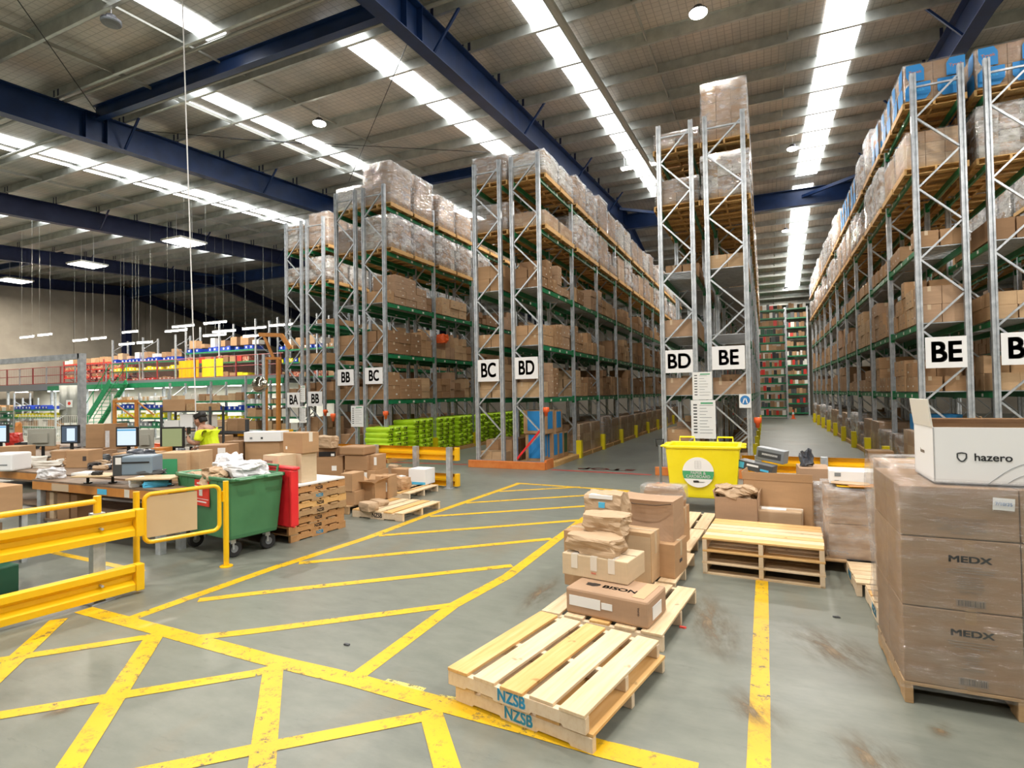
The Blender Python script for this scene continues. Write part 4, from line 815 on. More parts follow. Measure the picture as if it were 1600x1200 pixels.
P = blob('wrapped_parcel', .40, .26, .16, 'kraft_paper', 17, .13, 1.8, 8); P.location = (-1.32, 4.94, .668); P.rotation_euler.z = D(-6); tag(P, 'smaller crumpled kraft parcel above the lumpy one', 'parcel', 'kraft paper parcels of the centre pile')
P = blob('paper_sack', .40, .28, .30, 'kraft_paper', 23, .10, 2.2, 8, taper=.08); P.location = (-1.40, 5.27, .66); P.rotation_euler.z = D(-6); tag(P, 'kraft paper sack with a blue clip and a white label', 'sack')
MB().box(-.03, -.15, .17, .03, -.135, .22, 'nzsb_blue').build('blue_clip', P); MB().box(-.13, -.14, .25, .1, -.05, .285, 'paper').build('white_label', P)
hbox('hidden carton holding up the clipped paper sack', (-1.44, 5.42, .131), .34, .2, .52, D(-9), 'cardboard_tan')
# big dented carton
bm = bmesh.new(); bmesh.ops.create_cube(bm, size=1); bmesh.ops.subdivide_edges(bm, edges=bm.edges, cuts=9, use_grid_fill=True)
for v in bm.verts:
    x, y, z = v.co.x, v.co.y, v.co.z+.5
    dent = .09*max(0, 1-(x*1.7)**2)*max(0, 1-((z-.62)*1.5)**2) if y < -.3 else 0; ce = .06*(1-(2*x)**2)*(z > .9)
    v.co = (x*.66, y*.46+dent*(-y*2), z*.42 - ce*.5*(1-abs(y)))
me = bpy.data.meshes.new('cardboard_box'); bm.to_mesh(me); bm.free(); me.materials.append(M['cardboard_pinkish']); o = bpy.data.objects.new('cardboard_box', me); C.objects.link(o)
o.location = (-1.10, 5.80, .452); o.rotation_euler.z = D(-8); o.scale = (.88, .85, .92); tag(o, 'large plain carton with a dented front, right of the paper sack', 'cardboard box'); MB().tube([(-.32, -.24, .40), (-.1, -.24, .372), (.15, -.24, .372), (.32, -.24, .40)], .006, 'seam_dark', 6).build('flap_edge', o)
hbox('dark-lettered carton below the dented carton', (-1.05, 5.72, .131), .54, .42, .32, D(-8), 'cardboard_tan', True, [(-.06, .12, .02, .15, 'print_ink', 'r')])
q = Vector((-1.10, 6.85, .131)); hbox('tall narrow carton behind the dented carton', q, .44, .42, .42, D(-5), 'cardboard_tan'); P = blob('taped_parcel', .46, .32, .25, 'cardboard_pinkish', 31, .07, 1.5, 8); P.location = (q.x-.02, q.y-.02, .553); P.rotation_euler.z = D(-5); tag(P, 'taped brown parcel on the tall narrow carton by the bin', 'parcel')
film_shell('clear tape film on the parcel beside the bin', (q.x-.02, q.y-.02, .64), .44, .31, .15, D(-5), 'stretch_film', .01, 5)
# ================================================================== CRASH BARRIERS
def wbeam(m, p, q, z0, z1, side, mt='barrier_yellow'):
    """W-profile steel guard rail; side = +1 bulges to the right of p->q"""
    h = z1-z0; s = side
    pr = [(0, 0), (.05, .04), (.05, .26), (.0, .42), (0, .58), (.05, .74), (.05, .96), (0, 1)]
    out = [(a*1.3*s, b*h) for a, b in pr]; inn = [(a*1.3*s-.008*s, b*h) for a, b in reversed(pr)]
    m.prism(out+inn, (p[0], p[1], z0), (q[0], q[1], z0), mt)
def barrier(label, p, q, posts, side, endq=True, rail=False, mt='barrier_yellow', lv=((.03, .29), (.56, .83))):
    p, q = Vector((*p, 0)), Vector((*q, 0)); d = (q-p).normalized(); r = Vector((d.y, -d.x, 0))*side
    root = empty('crash_barrier', p); tag(root, label, 'crash barrier')
    lp = lambda v: v-p
    for z0, z1 in lv:
        m = MB(); wbeam(m, (0, 0), lp(q)[:2], z0, z1, side, mt); m.build('guard_rail', root)
        if endq:
            e = lp(q); m = MB(); c = e + d*.04 + r*.03; m.bar((c.x, c.y, z0+.0), (c.x, c.y, z1), .075, .10, mt, tuple(r)); m.build('end_cap', root, bevel=.008)
    for s in posts:
        c = lp(p + d*s) - r*.055; m = MB(); m.bar((c.x, c.y, 0), (c.x, c.y, .84), .1, .1, 'galvanised_steel', tuple(r)); m.box(c.x-.1, c.y-.1, 0, c.x+.1, c.y+.1, .012, 'galvanised_steel'); po = m.build('post', root)
        for z0, z1 in lv:
            b = c + r*.06; m = MB(); bb = c + r*.085
            for z in (z0+.06, (z0+z1)/2, z1-.04): m.tube([(b.x, b.y, z), (bb.x+r.x*.03, bb.y+r.y*.03, z)], .012, 'galvanised_steel', 8)
            m.build('bolt', po)
    if rail:
        a, b = lp(p + d*posts[0]) - r*.05, lp(p + d*posts[-1]) - r*.05
        m = MB(); m.tube([(a.x, a.y, .95), (b.x, b.y, .95)], .027, mt, 12)
        m.build('hand_rail', root, smooth=False)
        for c in (a, b): MB().tube([(c.x, c.y, .84), (c.x, c.y, 1.0)], .032, mt, 12).build('rail_stub', root)
    return root
barrier('yellow crash barrier with a hand rail beside the workbench, nearest the camera', (-6.28, -.3), (-5.74, 3.52), [.4, 2.0, 3.58], 1, True, True)
barrier('yellow crash barrier behind the parcels, in front of the green bags', (-9.9, 10.25), (-5.86, 10.05), [.5, 2.0, 3.1, 3.95], -1, True, False, 'rail_yellow')
barrier('yellow crash barrier beside the yellow bin, across the BE aisle', (-.38, 10.1), (3.6, 10.1), [.25, 1.2, 2.6, 3.8], -1, False, False, 'rail_yellow')
a_, b_ = at(345, 705, 18.2), at(454, 700, 19.4); barrier('far yellow crash barrier before the BA rack', (a_.x, a_.y), (b_.x, b_.y), [.3, 1.6, 2.6], 1, True, False, 'rail_yellow')
# swing gate
g0, g1 = Vector((-5.90, 3.66, 0)), Vector((-5.63, 4.49, 0)); g = empty('swing_gate', g0); tag(g, 'yellow tube gate carrying a tan board, in front of the green bin', 'gate')
e = g1-g0; dd = e.normalized()
for p in (Vector((0, 0, 0)), e):
    MB().tube([(p.x, p.y, 0), (p.x, p.y, .97)], .03, 'barrier_yellow', 14).lathe([(.07, 0), (.07, .012), (.03, .013)], (p.x, p.y, 0), 'barrier_yellow', 14).build('gate_post', g)
a, b = dd*.07, e-dd*.07; pts = []
def arc(c, u, v, r=.07, n=5): return [c + u*(-r*math.cos(t)) + v*(r*math.sin(t)) + (u*r*0) for t in [k*math.pi/2/n for k in range(n+1)]]
zt, zb = .93, .43; Z = Vector((0, 0, 1)); r = .07
for c, u, v in ((a+Z*(zt-r)+dd*r, dd, Z), ):
    pts += [c - dd*r*math.cos(t) + Z*r*math.sin(t) for t in [k*math.pi/10 for k in range(6)]]
pts += [b+Z*zt-dd*r] + [b+Z*(zt-r)-dd*r + dd*r*math.sin(t) + Z*r*math.cos(t) for t in [k*math.pi/10 for k in range(1, 6)]]
pts += [b+Z*(zb+r)-dd*r + dd*r*math.cos(t) - Z*r*math.sin(t) for t in [k*math.pi/10 for k in range(6)]]
pts += [a+Z*(zb+r)+dd*r - dd*r*math.sin(t) - Z*r*math.cos(t) for t in [k*math.pi/10 for k in range(6)]] + [pts[0]]
MB().tube(pts, .022, 'barrier_yellow', 10, False).build('tube_frame', g, smooth=False)
m = MB(); n_ = Vector((dd.y, -dd.x, 0)); c0, c1 = a+dd*.02, a+dd*.50; m.bar(c0+n_*.0+Z*.69, c1+Z*.69, .012, .42, 'plywood_board'); m.build('tan_board', g)
m = MB(); m.bar(a+dd*.0+Z*.66-n_*.02, a+dd*.05+Z*.66-n_*.02, .02, .4, 'mid_grey'); m.build('grey_backing', g)
MB().box(-.02, -.02, -.06, .02, .02, .06, 'barrier_yellow').build('hinge', g, e*.97+Z*.8)

# ================================================================== BINS
def bin4(label, c, w_, d, h, rz, mt, lid=None, wheel=.1):
    r = empty('wheeled_bin', c, rz); tag(r, label, 'waste bin'); b0 = wheel*2+.03; zt = h
    def ring(s, z, t=0): return [(-w_/2*s+t, -d/2*s+t, z), (w_/2*s-t, -d/2*s+t, z), (w_/2*s-t, d/2*s-t, z), (-w_/2*s+t, d/2*s-t, z)]
    vs = ring(.84, b0) + ring(.86, b0+.05) + ring(.955, zt-.09) + ring(.955, zt) + ring(.955, zt, .03) + ring(.86, b0+.12, .03)
    fs = [(0, 3, 2, 1)] + [(4*k+i, 4*k+(i+1) % 4, 4*k+4+(i+1) % 4, 4*k+4+i) for k in range(5) for i in range(4)] + [(20, 21, 22, 23)]
    MB().poly(vs, fs, mt).build('body', r, bevel=.02)
    m = MB(); t = .045
    for x0, y0, x1, y1 in ((-w_/2, -d/2, w_/2, -d/2+t), (-w_/2, d/2-t, w_/2, d/2), (-w_/2, -d/2, -w_/2+t, d/2), (w_/2-t, -d/2, w_/2, d/2)): m.box(x0, y0, zt-.045, x1, y1, zt, mt)
    m.build('rim', r, bevel=.012)
    m = MB()
    for k in range(7):
        x = -w_*.4 + k*w_*.8/6; m.poly([(x-.008, -d*.478, zt-.13), (x+.008, -d*.478, zt-.13), (x+.008, -d/2+.01, zt-.045), (x-.008, -d/2+.01, zt-.045), (x-.008, -d*.468, zt-.045), (x+.008, -d*.468, zt-.045)], [(0, 1, 2, 3), (0, 3, 4), (1, 5, 2), (3, 2, 5, 4), (0, 4, 5, 1)], mt)
    m.build('rim_rib', r)
    for sx in (-1, 1):
        for yy_ in (-.25, .25):
            m = MB(); x = sx*(w_/2); pts = [(x, yy_*d-.1, zt-.02), (x+sx*.06, yy_*d-.1, zt-.02), (x+sx*.06, yy_*d+.1, zt-.02), (x, yy_*d+.1, zt-.02)]
            m.tube(pts, .014, mt, 8).build('handle', r)
    for sx in (-.27, .27):
        m = MB(); m.tube([(sx*w_-.12, d/2, zt), (sx*w_-.12, d/2+.02, zt+.07), (sx*w_+.12, d/2+.02, zt+.07), (sx*w_+.12, d/2, zt)], .016, mt, 8).build('lid_hinge', r)
    for sx in (-1, 1):
        for sy in (-1, 1):
            x, y = sx*w_*.34, sy*d*.31
            cst = MB().box(x-.035, y-.03, b0-.06, x+.035, y+.03, b0, 'galvanised_steel').box(x-.036, y-.012, wheel, x-.028, y+.012, b0-.05, 'galvanised_steel').box(x+.028, y-.012, wheel, x+.036, y+.012, b0-.05, 'galvanised_steel').build('caster', r)
            MB().lathe([(.02, -.022), (wheel*.9, -.022), (wheel, -.012), (wheel, .012), (wheel*.9, .022), (.02, .022)], (x, y+.02, wheel), 'rubber', 18, 'x').build('wheel', cst)
            MB().lathe([(.01, -.025), (wheel*.45, -.025), (wheel*.45, .025), (.01, .025)], (x, y+.02, wheel), 'mid_grey', 12, 'x').build('hub', cst)
    if lid:
        m = MB(); y0 = d/2+.03
        m.box(-w_/2+.02, y0, .26, w_/2+.12, y0+.03, zt+.02, lid); m.box(-w_/2, y0-.01, zt+.02, w_/2+.14, y0+.09, zt+.06, lid)
        for x in (-w_/2+.02, w_/2-.1, w_/2+.07): m.box(x, y0-.03 if x > w_/2 else y0+.03, .28, x+.05, y0+.08, zt+.02, lid)
        m.build('lid', r, bevel=.015)
    return r
GBC = corner(Vector((-5.70, 4.60, 0)), 1.32, .72, D(-10)); gb = bin4('green wheeled bin full of rubbish with a red lid hanging behind', GBC, 1.32, .72, .97, D(-10), 'green_plastic', 'red_plastic')
s = MB().box(-.16, -.352, .60, .17, -.338, .91, 'red_print').build('warning_label', gb); s.location.y = -.004
m = MB(); m.box(-.16, -.354, .83, .17, -.352, .836, 'white'); m.box(-.16, -.354, .68, .17, -.352, .686, 'white'); m.box(-.05, -.354, .72, .03, -.352, .80, 'offwhite'); m.box(-.1, -.354, .86, .1, -.352, .88, 'white'); m.box(-.1, -.354, .64, .12, -.352, .655, 'white'); m.build('label_print', s)
for k, (dx, dy, sz, mt, lab) in enumerate((((.22), .0, (.62, .36, .22), 'white_bag', 'crumpled white plastic bag on the rubbish in the green bin'), (-.02, .02, (.34, .3, .30), 'white_bag', 'twisted white plastic wrapper sticking up from the green bin'), (.02, -.14, (.46, .28, .2), 'kraft_paper', 'crumpled brown paper under the white bag in the green bin'), (-.42, -.02, (.3, .3, .10), 'kraft_paper', 'flat brown paper scrap at one end of the green bin'))):
    o = blob(('plastic_bag', 'plastic_wrapper', 'crumpled_paper', 'paper_scrap')[k], *sz, mt, 40+k, .2, 2.6, 8, taper=.25 if k == 1 else 0); o.location = GBC + Vector((dx, dy, .86+.03*(k < 2))); o.rotation_euler.z = k; tag(o, lab, 'rubbish')
tag(blob('rubbish_fill', .86, .42, .58, 'cardboard_dark', 50, .04), 'dark rubbish filling the green bin up to its rim', 'rubbish').location = GBC + Vector((0, 0, .36))
YBC = Vector((-.93, 9.62, 0)); yb_ = bin4('yellow wheeled bin for paper and cardboard, at the aisle mouth', YBC, 1.14, .92, 1.05, D(1), 'yellow_plastic', None)
lb = MB().lathe([(.235, -.006), (.235, 0)], (0, 0, 0), 'white', 32, 'y').build('round_label', yb_, (-.06, -.434, .64)); lb.rotation_euler.x = -.09*0
m = MB(); n = 20; vs = []
for zc in (.02, -.10):
    hw = math.sqrt(.235**2-zc**2); vs += [(-hw, -.0075, zc), (hw, -.0075, zc)]
m.poly([vs[0], vs[1], (.232, -.0075, -.04), vs[3], vs[2], (-.232, -.0075, -.04)], [(0, 1, 2, 3, 4, 5)], 'green_print'); m.build('green_band', lb)
text('label_lettering', 'PAPER &', .062, lb, (0, -.009, -.012), m='white', bold=.0015); text('label_lettering', 'CARDBOARD', .062, lb, (0, -.009, -.066), m='white', bold=.0015, sx=.95)
m = MB()
for k in range(5): m.box(-.045+k*.0, -.0075, .06+k*.028, .045, -.006, .063+k*.028, 'mid_grey')
for x in (-.045, 0, .045): m.box(x-.001, -.0075, .06, x+.001, -.006, .175, 'mid_grey')
m.build('paper_symbol', lb); blob('black_squiggle', .07, .004, .03, 'black', 5, .3, cuts=3, parent=lb).location = (-.03, -.008, -.16); m = MB(); m.box(.01, -.008, -.15, .1, -.006, -.146, 'dark_grey'); m.box(.01, -.008, -.158, .08, -.006, -.154, 'dark_grey'); m.build('small_print', lb)
# pallet truck handle beside the yellow bin
pt = empty('pallet_truck', (-1.74, 10.3, 0)); tag(pt, 'hand pallet truck standing upright left of the yellow bin', 'pallet truck')
MB().tube([(0, 0, .22), (0, -.06, .95)], .022, 'mid_grey', 10).build('handle_tube', pt); MB().tube([(-.05, -.06, .93), (-.07, -.06, 1.06), (.07, -.06, 1.06), (.05, -.06, .93)], .016, 'black', 8).build('grip', pt)
MB().box(-.14, -.05, .08, .14, .12, .24, 'orange_steel').box(-.26, .12, .06, -.1, 1.1, .11, 'orange_steel').box(.1, .12, .06, .26, 1.1, .11, 'orange_steel').build('forks', pt)
for s_ in (-1, 1): MB().lathe([(.02, -.025), (.09, -.025), (.09, .025), (.02, .025)], (s_*.06, 0, .09), 'rubber', 16, 'x').build('wheel', pt)

# ================================================================== PALLET STACK AND PARCELS BEHIND THE BIN
SC_ = Vector((-6.16, 6.03, 0)); wds = ['red_timber', 'red_timber', 'red_timber', 'old_timber', 'pine_orange', 'old_timber', 'red_timber']
for k in range(7):
    pallet('pallet %s of the stack of seven reddish pallets by the green bin' % ('one, lowest,', 'two from the floor', 'three from the floor', 'four from the floor', 'five from the floor', 'six from the floor', 'seven, topmost,')[k], (SC_.x+random.uniform(-.015, .015), SC_.y+random.uniform(-.015, .015), k*.102), .98, .98, D(86), .102, 6, wds[k], 'NZSB', 'nzsb_black' if k not in (0, 5) else 'nzsb_blue', group='stack of seven pallets')
    # their stencilled face looks towards the walkway
ZT = .715
tag(MB().box(-.49, -.49, 0, .49, .49, .03, 'white').build('foam_sheet', None, (SC_.x, SC_.y, ZT), D(-4), bevel=.006), 'white foam sheet lying on the stack of seven pallets', 'foam sheet'); ZT += .03
q = fl(464, 757, ZT); q = Vector((q.x-.02, q.y+.10, ZT)); q1 = q + Vector((-.12, -.285, 0))
hbox('pale carton at the right of the pair on the foam sheet', corner(q, .30, .27, D(-4)), .30, .27, .40, D(-4), 'cardboard_cream', False)
hbox('cream carton lettered in grey, left of the pair on the foam sheet', corner(q1, .30, .30, D(-4)), .30, .30, .40, D(-4), 'cardboard_cream', False, [(-.12, .3, .04, .33, 'faint_ink')])
hbox('square tan carton on top of the pair of cream cartons', corner(q, .38, .27, D(-6)) + Vector((.02, .0, .402)), .40, .28, .28, D(-6), 'cardboard_tan', True, [(-.14, .05, -.11, .09, 'paper')], tape_m='clear_tape')
def pb(label, name, cat, u0, v0, u1, v1, z, th, mt, rz=.424, extra=None, group=None, fn=None, **kw):
    """a box whose foot stands on the level z where the photo shows it"""
    f = fl((u0+u1)/2, v1, z); dep = (f-Vector((0, 0, HC))).dot(_F); w_ = (u1-u0)*dep/FPX; h = (v1-v0)*dep/FPX
    c = f + Vector((-math.sin(rz), math.cos(rz), 0))*th/2
    return hbox(label, (c.x, c.y, z), w_, th, h, rz, mt, kw.pop('tape', False), extra, name, cat, group, seam=kw.pop('seam', False), **kw)
pallet('pallet under the cartons behind the stack of seven', (-7.5, 7.55, 0), 1.1, 1.1, 0, .13, 5, 'old_timber')
bb = pb('wide low carton with a square white label behind the stack of seven', 'cardboard_box', 'cardboard box', 489, 713, 536, 757, .13, .5, 'cardboard_brown', extra=[(.08, .28, .18, .38, 'paper')])
pb('brown carton under the white flat box, printed with a black wing', 'cardboard_box', 'cardboard box', 383, 690, 437, 762, .13, .45, 'cardboard_tan', extra=[(-.24, .35, -.16, .5, 'paper'), (.0, .38, .26, .44, 'print_ink'), (.16, .44, .28, .54, 'print_ink')])
def pb_on(label, name, cat, u0, v0, u1, v1, dep, th, mt, rz=.424, extra=None, group=None, **kw):
    f = at((u0+u1)/2, v1, dep); w_ = (u1-u0)*dep/FPX; h = (v1-v0)*dep/FPX; c = f + Vector((-math.sin(rz), math.cos(rz), 0))*th/2
    return hbox(label, (c.x, c.y, c.z), w_, th, h, rz, mt, kw.pop('tape', False), extra, name, cat, group, seam=kw.pop('seam', False), **kw)
def dep_of(u, v, z): return (fl(u, v, z)-Vector((0, 0, HC))).dot(_F)
dA = dep_of(410, 762, .13); pb_on('flat white computer box on the black-winged carton', 'white_box', 'cardboard box', 381, 675, 439, 690, dA-.02, .42, 'white', extra=[(-.25, .05, -.2, .09, 'mid_grey'), (-.03, .05, .01, .09, 'dark_grey')])
dB = dep_of(512, 757, .13); pb_on('open black shoe box on the wide low carton', 'shoe_box', 'shoe box', 498, 706, 524, 713.5, dB, .2, 'black', extra=[(.08, .01, .15, .06, 'paper')]); pb_on('small brown carton beside the shoe box', 'cardboard_box', 'cardboard box', 487, 704, 498, 713.5, dB, .25, 'cardboard_dark')
pallet('pallet under the long cartons before the crash barrier', (-8.05, 9.2, 0), 1.2, 1.1, 0, .13, 5, 'old_timber'); pallet('second pallet under the long cartons, next to the barrier end', (-6.8, 9.2, 0), 1.1, 1.1, 0, .13, 5, 'old_timber')
L1 = dep_of(557, 758, .13)
pb('lowest long carton before the crash barrier, labelled white', 'cardboard_box', 'cardboard box', 533, 735, 590, 758, .13, .5, 'cardboard_tan', extra=[(.1, .12, .18, .26, 'paper')], rz=.1)
pb_on('middle long carton before the crash barrier', 'cardboard_box', 'cardboard box', 536, 712, 576, 735, L1, .5, 'cardboard_brown', rz=.1); pb_on('short carton with a hanging label beside the middle long carton', 'cardboard_box', 'cardboard box', 576.5, 711, 590, 734.5, L1, .35, 'cardboard_tan', rz=.1, extra=[(.02, .1, .08, .26, 'paper')])
pb_on('top long carton before the crash barrier', 'cardboard_box', 'cardboard box', 526, 698, 572, 711.5, L1, .45, 'cardboard_brown', rz=.1, bevel=.03)
o = blob('kraft_parcel', .42, .3, .24, 'kraft_paper', 61, .12, 1.8, 7); f = at(512, 699, L1+.2); o.location = f; tag(o, 'rounded kraft parcel on top behind the shoe box', 'parcel'); o2_ = pb_on('dark carton propping up the rounded kraft parcel', 'cardboard_box', 'cardboard box', 497, 699.5, 527, 752, L1+.15, .35, 'cardboard_dark')
pallet('reddish pallet peeping out under the open carton by the stack of seven', (-6.75, 7.75, 0), 1.1, 1.1, D(0), .13, 5, 'old_timber')
Lq = pb('lower plain carton next to the stack of seven', 'cardboard_box', 'cardboard box', 533, 768, 556, 789, .13, .35, 'cardboard_tan', rz=.1); dL = dep_of(544, 789, .13); pb_on('upper plain carton next to the stack of seven', 'cardboard_box', 'cardboard box', 531, 740, 552, 768, dL, .35, 'cardboard_tan', rz=.1)
f = fl(569, 785, .13); o = obox('torn open brown carton between plain cartons and labelled ones', (f.x, f.y+.2, .131), .34, .36, .32, .12, 'cardboard_tan', flaps=(.75, .5, .6, .6), fl_len=.12)
for k in (0, 1): pb('narrow upright carton with a tall white label, %s of the twin pair' % ('left', 'right')[k], 'cardboard_box', 'cardboard box', 586+k*11, 744, 596.5+k*11, 779, .13, .3, 'cardboard_tan', rz=.1, extra=[(-.04, .12, .035, .28, 'paper')], group='twin narrow cartons')
pallet('empty pale pallet with two kraft parcels beside the yellow hatching', corner(Vector((-5.05, 7.08, 0)), .98, 1.04, D(-1)), .98, 1.04, D(-1), .125, 5, 'pine', 'NZSB', 'nzsb_black')
for k, (u, v, w_, d, h) in enumerate(((576, 797, .30, .20, .13), (592, 789, .32, .20, .09))):
    o = blob('kraft_parcel', w_, d, h, 'kraft_paper', 70+k, .06, 1.4, 6); f = fl(u, v, .126); o.location = f; o.rotation_euler.z = D(-20); tag(o, '%s kraft parcel on the pale pallet by the hatching' % ('thicker front', 'flatter rear')[k], 'parcel', 'kraft parcels on the flat pallet')
pc = corner(Vector((-5.95, 8.55, 0)), 1.0, 1.05, D(2)); pallet('pallet with mixed parcels in front of the barrier end', pc, 1.0, 1.05, D(2), .13, 5, 'pine')
pb('white carton with a blue base on the pallet by the barrier end', 'white_box', 'cardboard box', 636, 733, 667, 757, .131, .36, 'white', rz=.0, extra=[(-.2, .0, .2, .05, 'nzsb_blue')]); pb('flat brown carton behind the parcels by the barrier end', 'cardboard_box', 'cardboard box', 609, 733, 637, 754, .131, .3, 'cardboard_tan', rz=0)
for k, (u, v, w_, h) in enumerate(((627, 764, .36, .24), (613, 760, .22, .2), (617, 748, .25, .3))):
    o = blob('kraft_parcel', w_, .24, h, 'kraft_paper' if k else 'cardboard_tan', 80+k, .1, 1.7, 6); o.location = fl(u, v, .131); tag(o, ('big tilted parcel with a white label', 'small pale parcel beside the big tilted one', 'pale parcel behind the big tilted one')[k] + ', barrier end pallet', 'parcel')
    if k == 0: o.rotation_euler.z = D(-20); MB().box(-.07, -.06, h+.0, .07, .06, h+.012, 'paper').build('address_label', o)

# ================================================================== WORKBENCHES
def bench(label, x0, x1, y0, y1, z, front='bench_orange', leg='galvanised_steel', fh=.11, shelf=None):
    r = empty('workbench', ((x0+x1)/2, (y0+y1)/2, 0)); tag(r, label, 'workbench'); a, b = (x1-x0)/2, (y1-y0)/2
    MB().box(-a, -b, z-.025, a, b, z, 'bench_top').build('table_top', r); MB().box(-a, -b-.001, z-fh-.025, a, -b+.05, z-.026, front).build('front_beam', r); MB().box(-a, b-.05, z-fh-.025, a, b, z-.026, front).build('rear_beam', r)
    for sx in (-1, 1):
        for sy in (-1, 1): MB().box(sx*(a-.14)-.045, sy*(b-.05)-.04, 0, sx*(a-.14)+.045, sy*(b-.05)+.04, z-.136, leg).build('leg', r)
    if shelf: MB().box(-a+.1, -b+.05, shelf-.03, a-.1, b-.05, shelf, 'bench_top').build('lower_shelf', r)
    return r
b1_ = bench('workbench with an orange front beam, in front of the green bin', -9.6, -6.72, 4.50, 4.86, .80, shelf=.25)
MB().box(-.1, -.005, -.04, .1, -.001, .03, 'nzsb_blue').build('blue_sticker', b1_, (.2, -.18, .72)); MB().box(-.05, -.005, -.05, .05, -.001, .05, 'offwhite').build('white_sticker', b1_, (.72, -.18, .72)); MB().box(-.2, -.004, -.05, .2, -.001, .05, 'packing_tape').build('tape_patch', b1_, (-.75, -.18, .72))
bench('cluttered workbench holding the printers, second row', -12.8, -7.0, 5.25, 6.5, .74, shelf=.2); bench('cluttered workbench holding the monitors, third row', -17.4, -9.75, 6.8, 8.5, .74, shelf=.2); bench('farthest cluttered workbench, before the shelving', -19.0, -10.6, 8.7, 10.7, .74)
for k, (u0, u1, v0, v1, mt) in enumerate(((62, 82, 765, 835, 'cardboard_dark'), (83, 93, 772, 820, 'cardboard_cream'), (108, 136, 770, 815, 'cardboard_brown'), (145, 160, 775, 812, 'cardboard_dark'))):
    f = at(u1, v1, 8.0); w_ = (u1-u0)*8/FPX; hbox('carton %d stored under the orange-fronted workbench, counted from the aluminium frame' % (k+1), (f.x-w_/2, 4.70, .25), w_*1.1, .25, .38, 0, mt, False, group='cartons under the workbench')
# galvanised frame table with a big carton, dark green crates
ft = empty('frame_table', (-8.9, 3.4, 0)); tag(ft, 'galvanised frame table carrying a big tan carton, at the picture edge', 'table'); MB().box(-.95, -.35, .58, .82, .36, .62, 'galvanised_steel').build('table_top', ft)
for x in (-.9, .77):
    for y in (-.3, .32): MB().box(x-.03, y-.03, 0, x+.03, y+.03, .58, 'galvanised_steel').build('leg', ft)
MB().box(-.9, -.3, .18, .77, .32, .2, 'galvanised_steel').build('lower_shelf', ft)
hbox('big tan carton with torn tape on the frame table', (-8.75, 3.45, .621), 1.2, .55, .30, 0, 'cardboard_tan', False, [(-.02, .12, .04, .29, 'clear_tape'), (.42, .05, .48, .11, 'faint_ink')]); hbox('carton with a black printed panel under the frame table', (-8.75, 3.35, .201), 1.1, .4, .30, 0, 'cardboard_pinkish', False, [(.05, .08, .35, .2, 'print_ink')])
hbox('flat black folder on the big tan carton', (-8.95, 3.45, .923), .7, .4, .035, .05, 'black', False, name='folder', cat='folder'); hbox('white desktop printer at the picture edge', (-9.5, 3.9, .0), .5, .3, 1.18, 0, 'white', False, name='printer', cat='printer', extra=None) if 0 else None
pb('white printer cut off by the picture edge', 'printer', 'printer', -22, 709, 19, 737, .74, .4, 'white', bevel=.03, extra=[(.0, .1, .14, .12, 'mid_grey')])
hbox('lower dark green crate behind the crash barrier', (-7.55, 2.85, 0), 1.3, .55, .28, 0, 'dark_green', False, name='crate', cat='crate', seam=False, bevel=.015); hbox('upper dark green crate behind the crash barrier', (-7.75, 2.95, .281), 1.2, .5, .24, 0, 'dark_green', False, name='crate', cat='crate', seam=False, bevel=.015)
def monitor(label, u0, v0, u1, v1, dep, back=False, scr='screen_blue'):
    c = at((u0+u1)/2, v1, dep); w_ = (u1-u0)*dep/FPX; h = (v1-v0)*dep/FPX; r = empty('monitor', (c.x, c.y, .741), .424); tag(r, label, 'monitor'); z0 = max(.05, c.z-.741)
    MB().box(-w_/2, -.02, z0, w_/2, .03, z0+h, 'beige_plastic' if back else 'black').build('housing', r, bevel=.006)
    if back: MB().box(-w_*.3, -.06, z0+h*.2, w_*.3, -.02, z0+h*.75, 'beige_plastic').build('back_hump', r)
    else:
        t = .03*w_/.4; MB().box(-w_/2+t, -.024, z0+t, w_/2-t, -.0205, z0+h-t, scr).build('screen', r)
        if scr == 'screen_blue': MB().box(-w_/2+t, -.0255, z0+h-t*2.4, w_/2-t, -.0245, z0+h-t*1.5, 'screen_bar').build('title_bar', r)
        if scr == 'screen_dark': MB().box(-w_*.15, -.0255, z0+t*2, w_*.3, -.0245, z0+h-t*2.5, 'screen_blue').build('document', r)
    MB().box(-.03, .03, 0, .03, .05, z0+h*.3, 'black').build('stand', r); MB().box(-.13, -.06, 0, .13, .12, .015, 'black').build('foot', r)
monitor('monitor with a white page and blue title bar', 182, 667, 216, 698, 11.2); monitor('monitor with an olive green page, in front of the worker', 252, 667, 288, 700, 11.2, False, 'screen_green'); monitor('monitor with a dark desktop and a bright document', 96, 664, 124, 693, 11.6, False, 'screen_dark'); monitor('monitor with a pale blue page, cut by the picture edge', -16, 663, 13, 692, 11.4)
monitor('grey back of a monitor next to the blue title bar one', 216, 671, 240, 701, 11.9, True); monitor('wide grey back of a monitor between the two left screens', 44, 670, 86, 697, 11.8, True); monitor('grey back of a monitor touching the olive one', 288, 675, 306, 698, 11.9, True); monitor('grey back of a monitor right in front of the worker', 305, 674, 323, 698, 11.9, True)
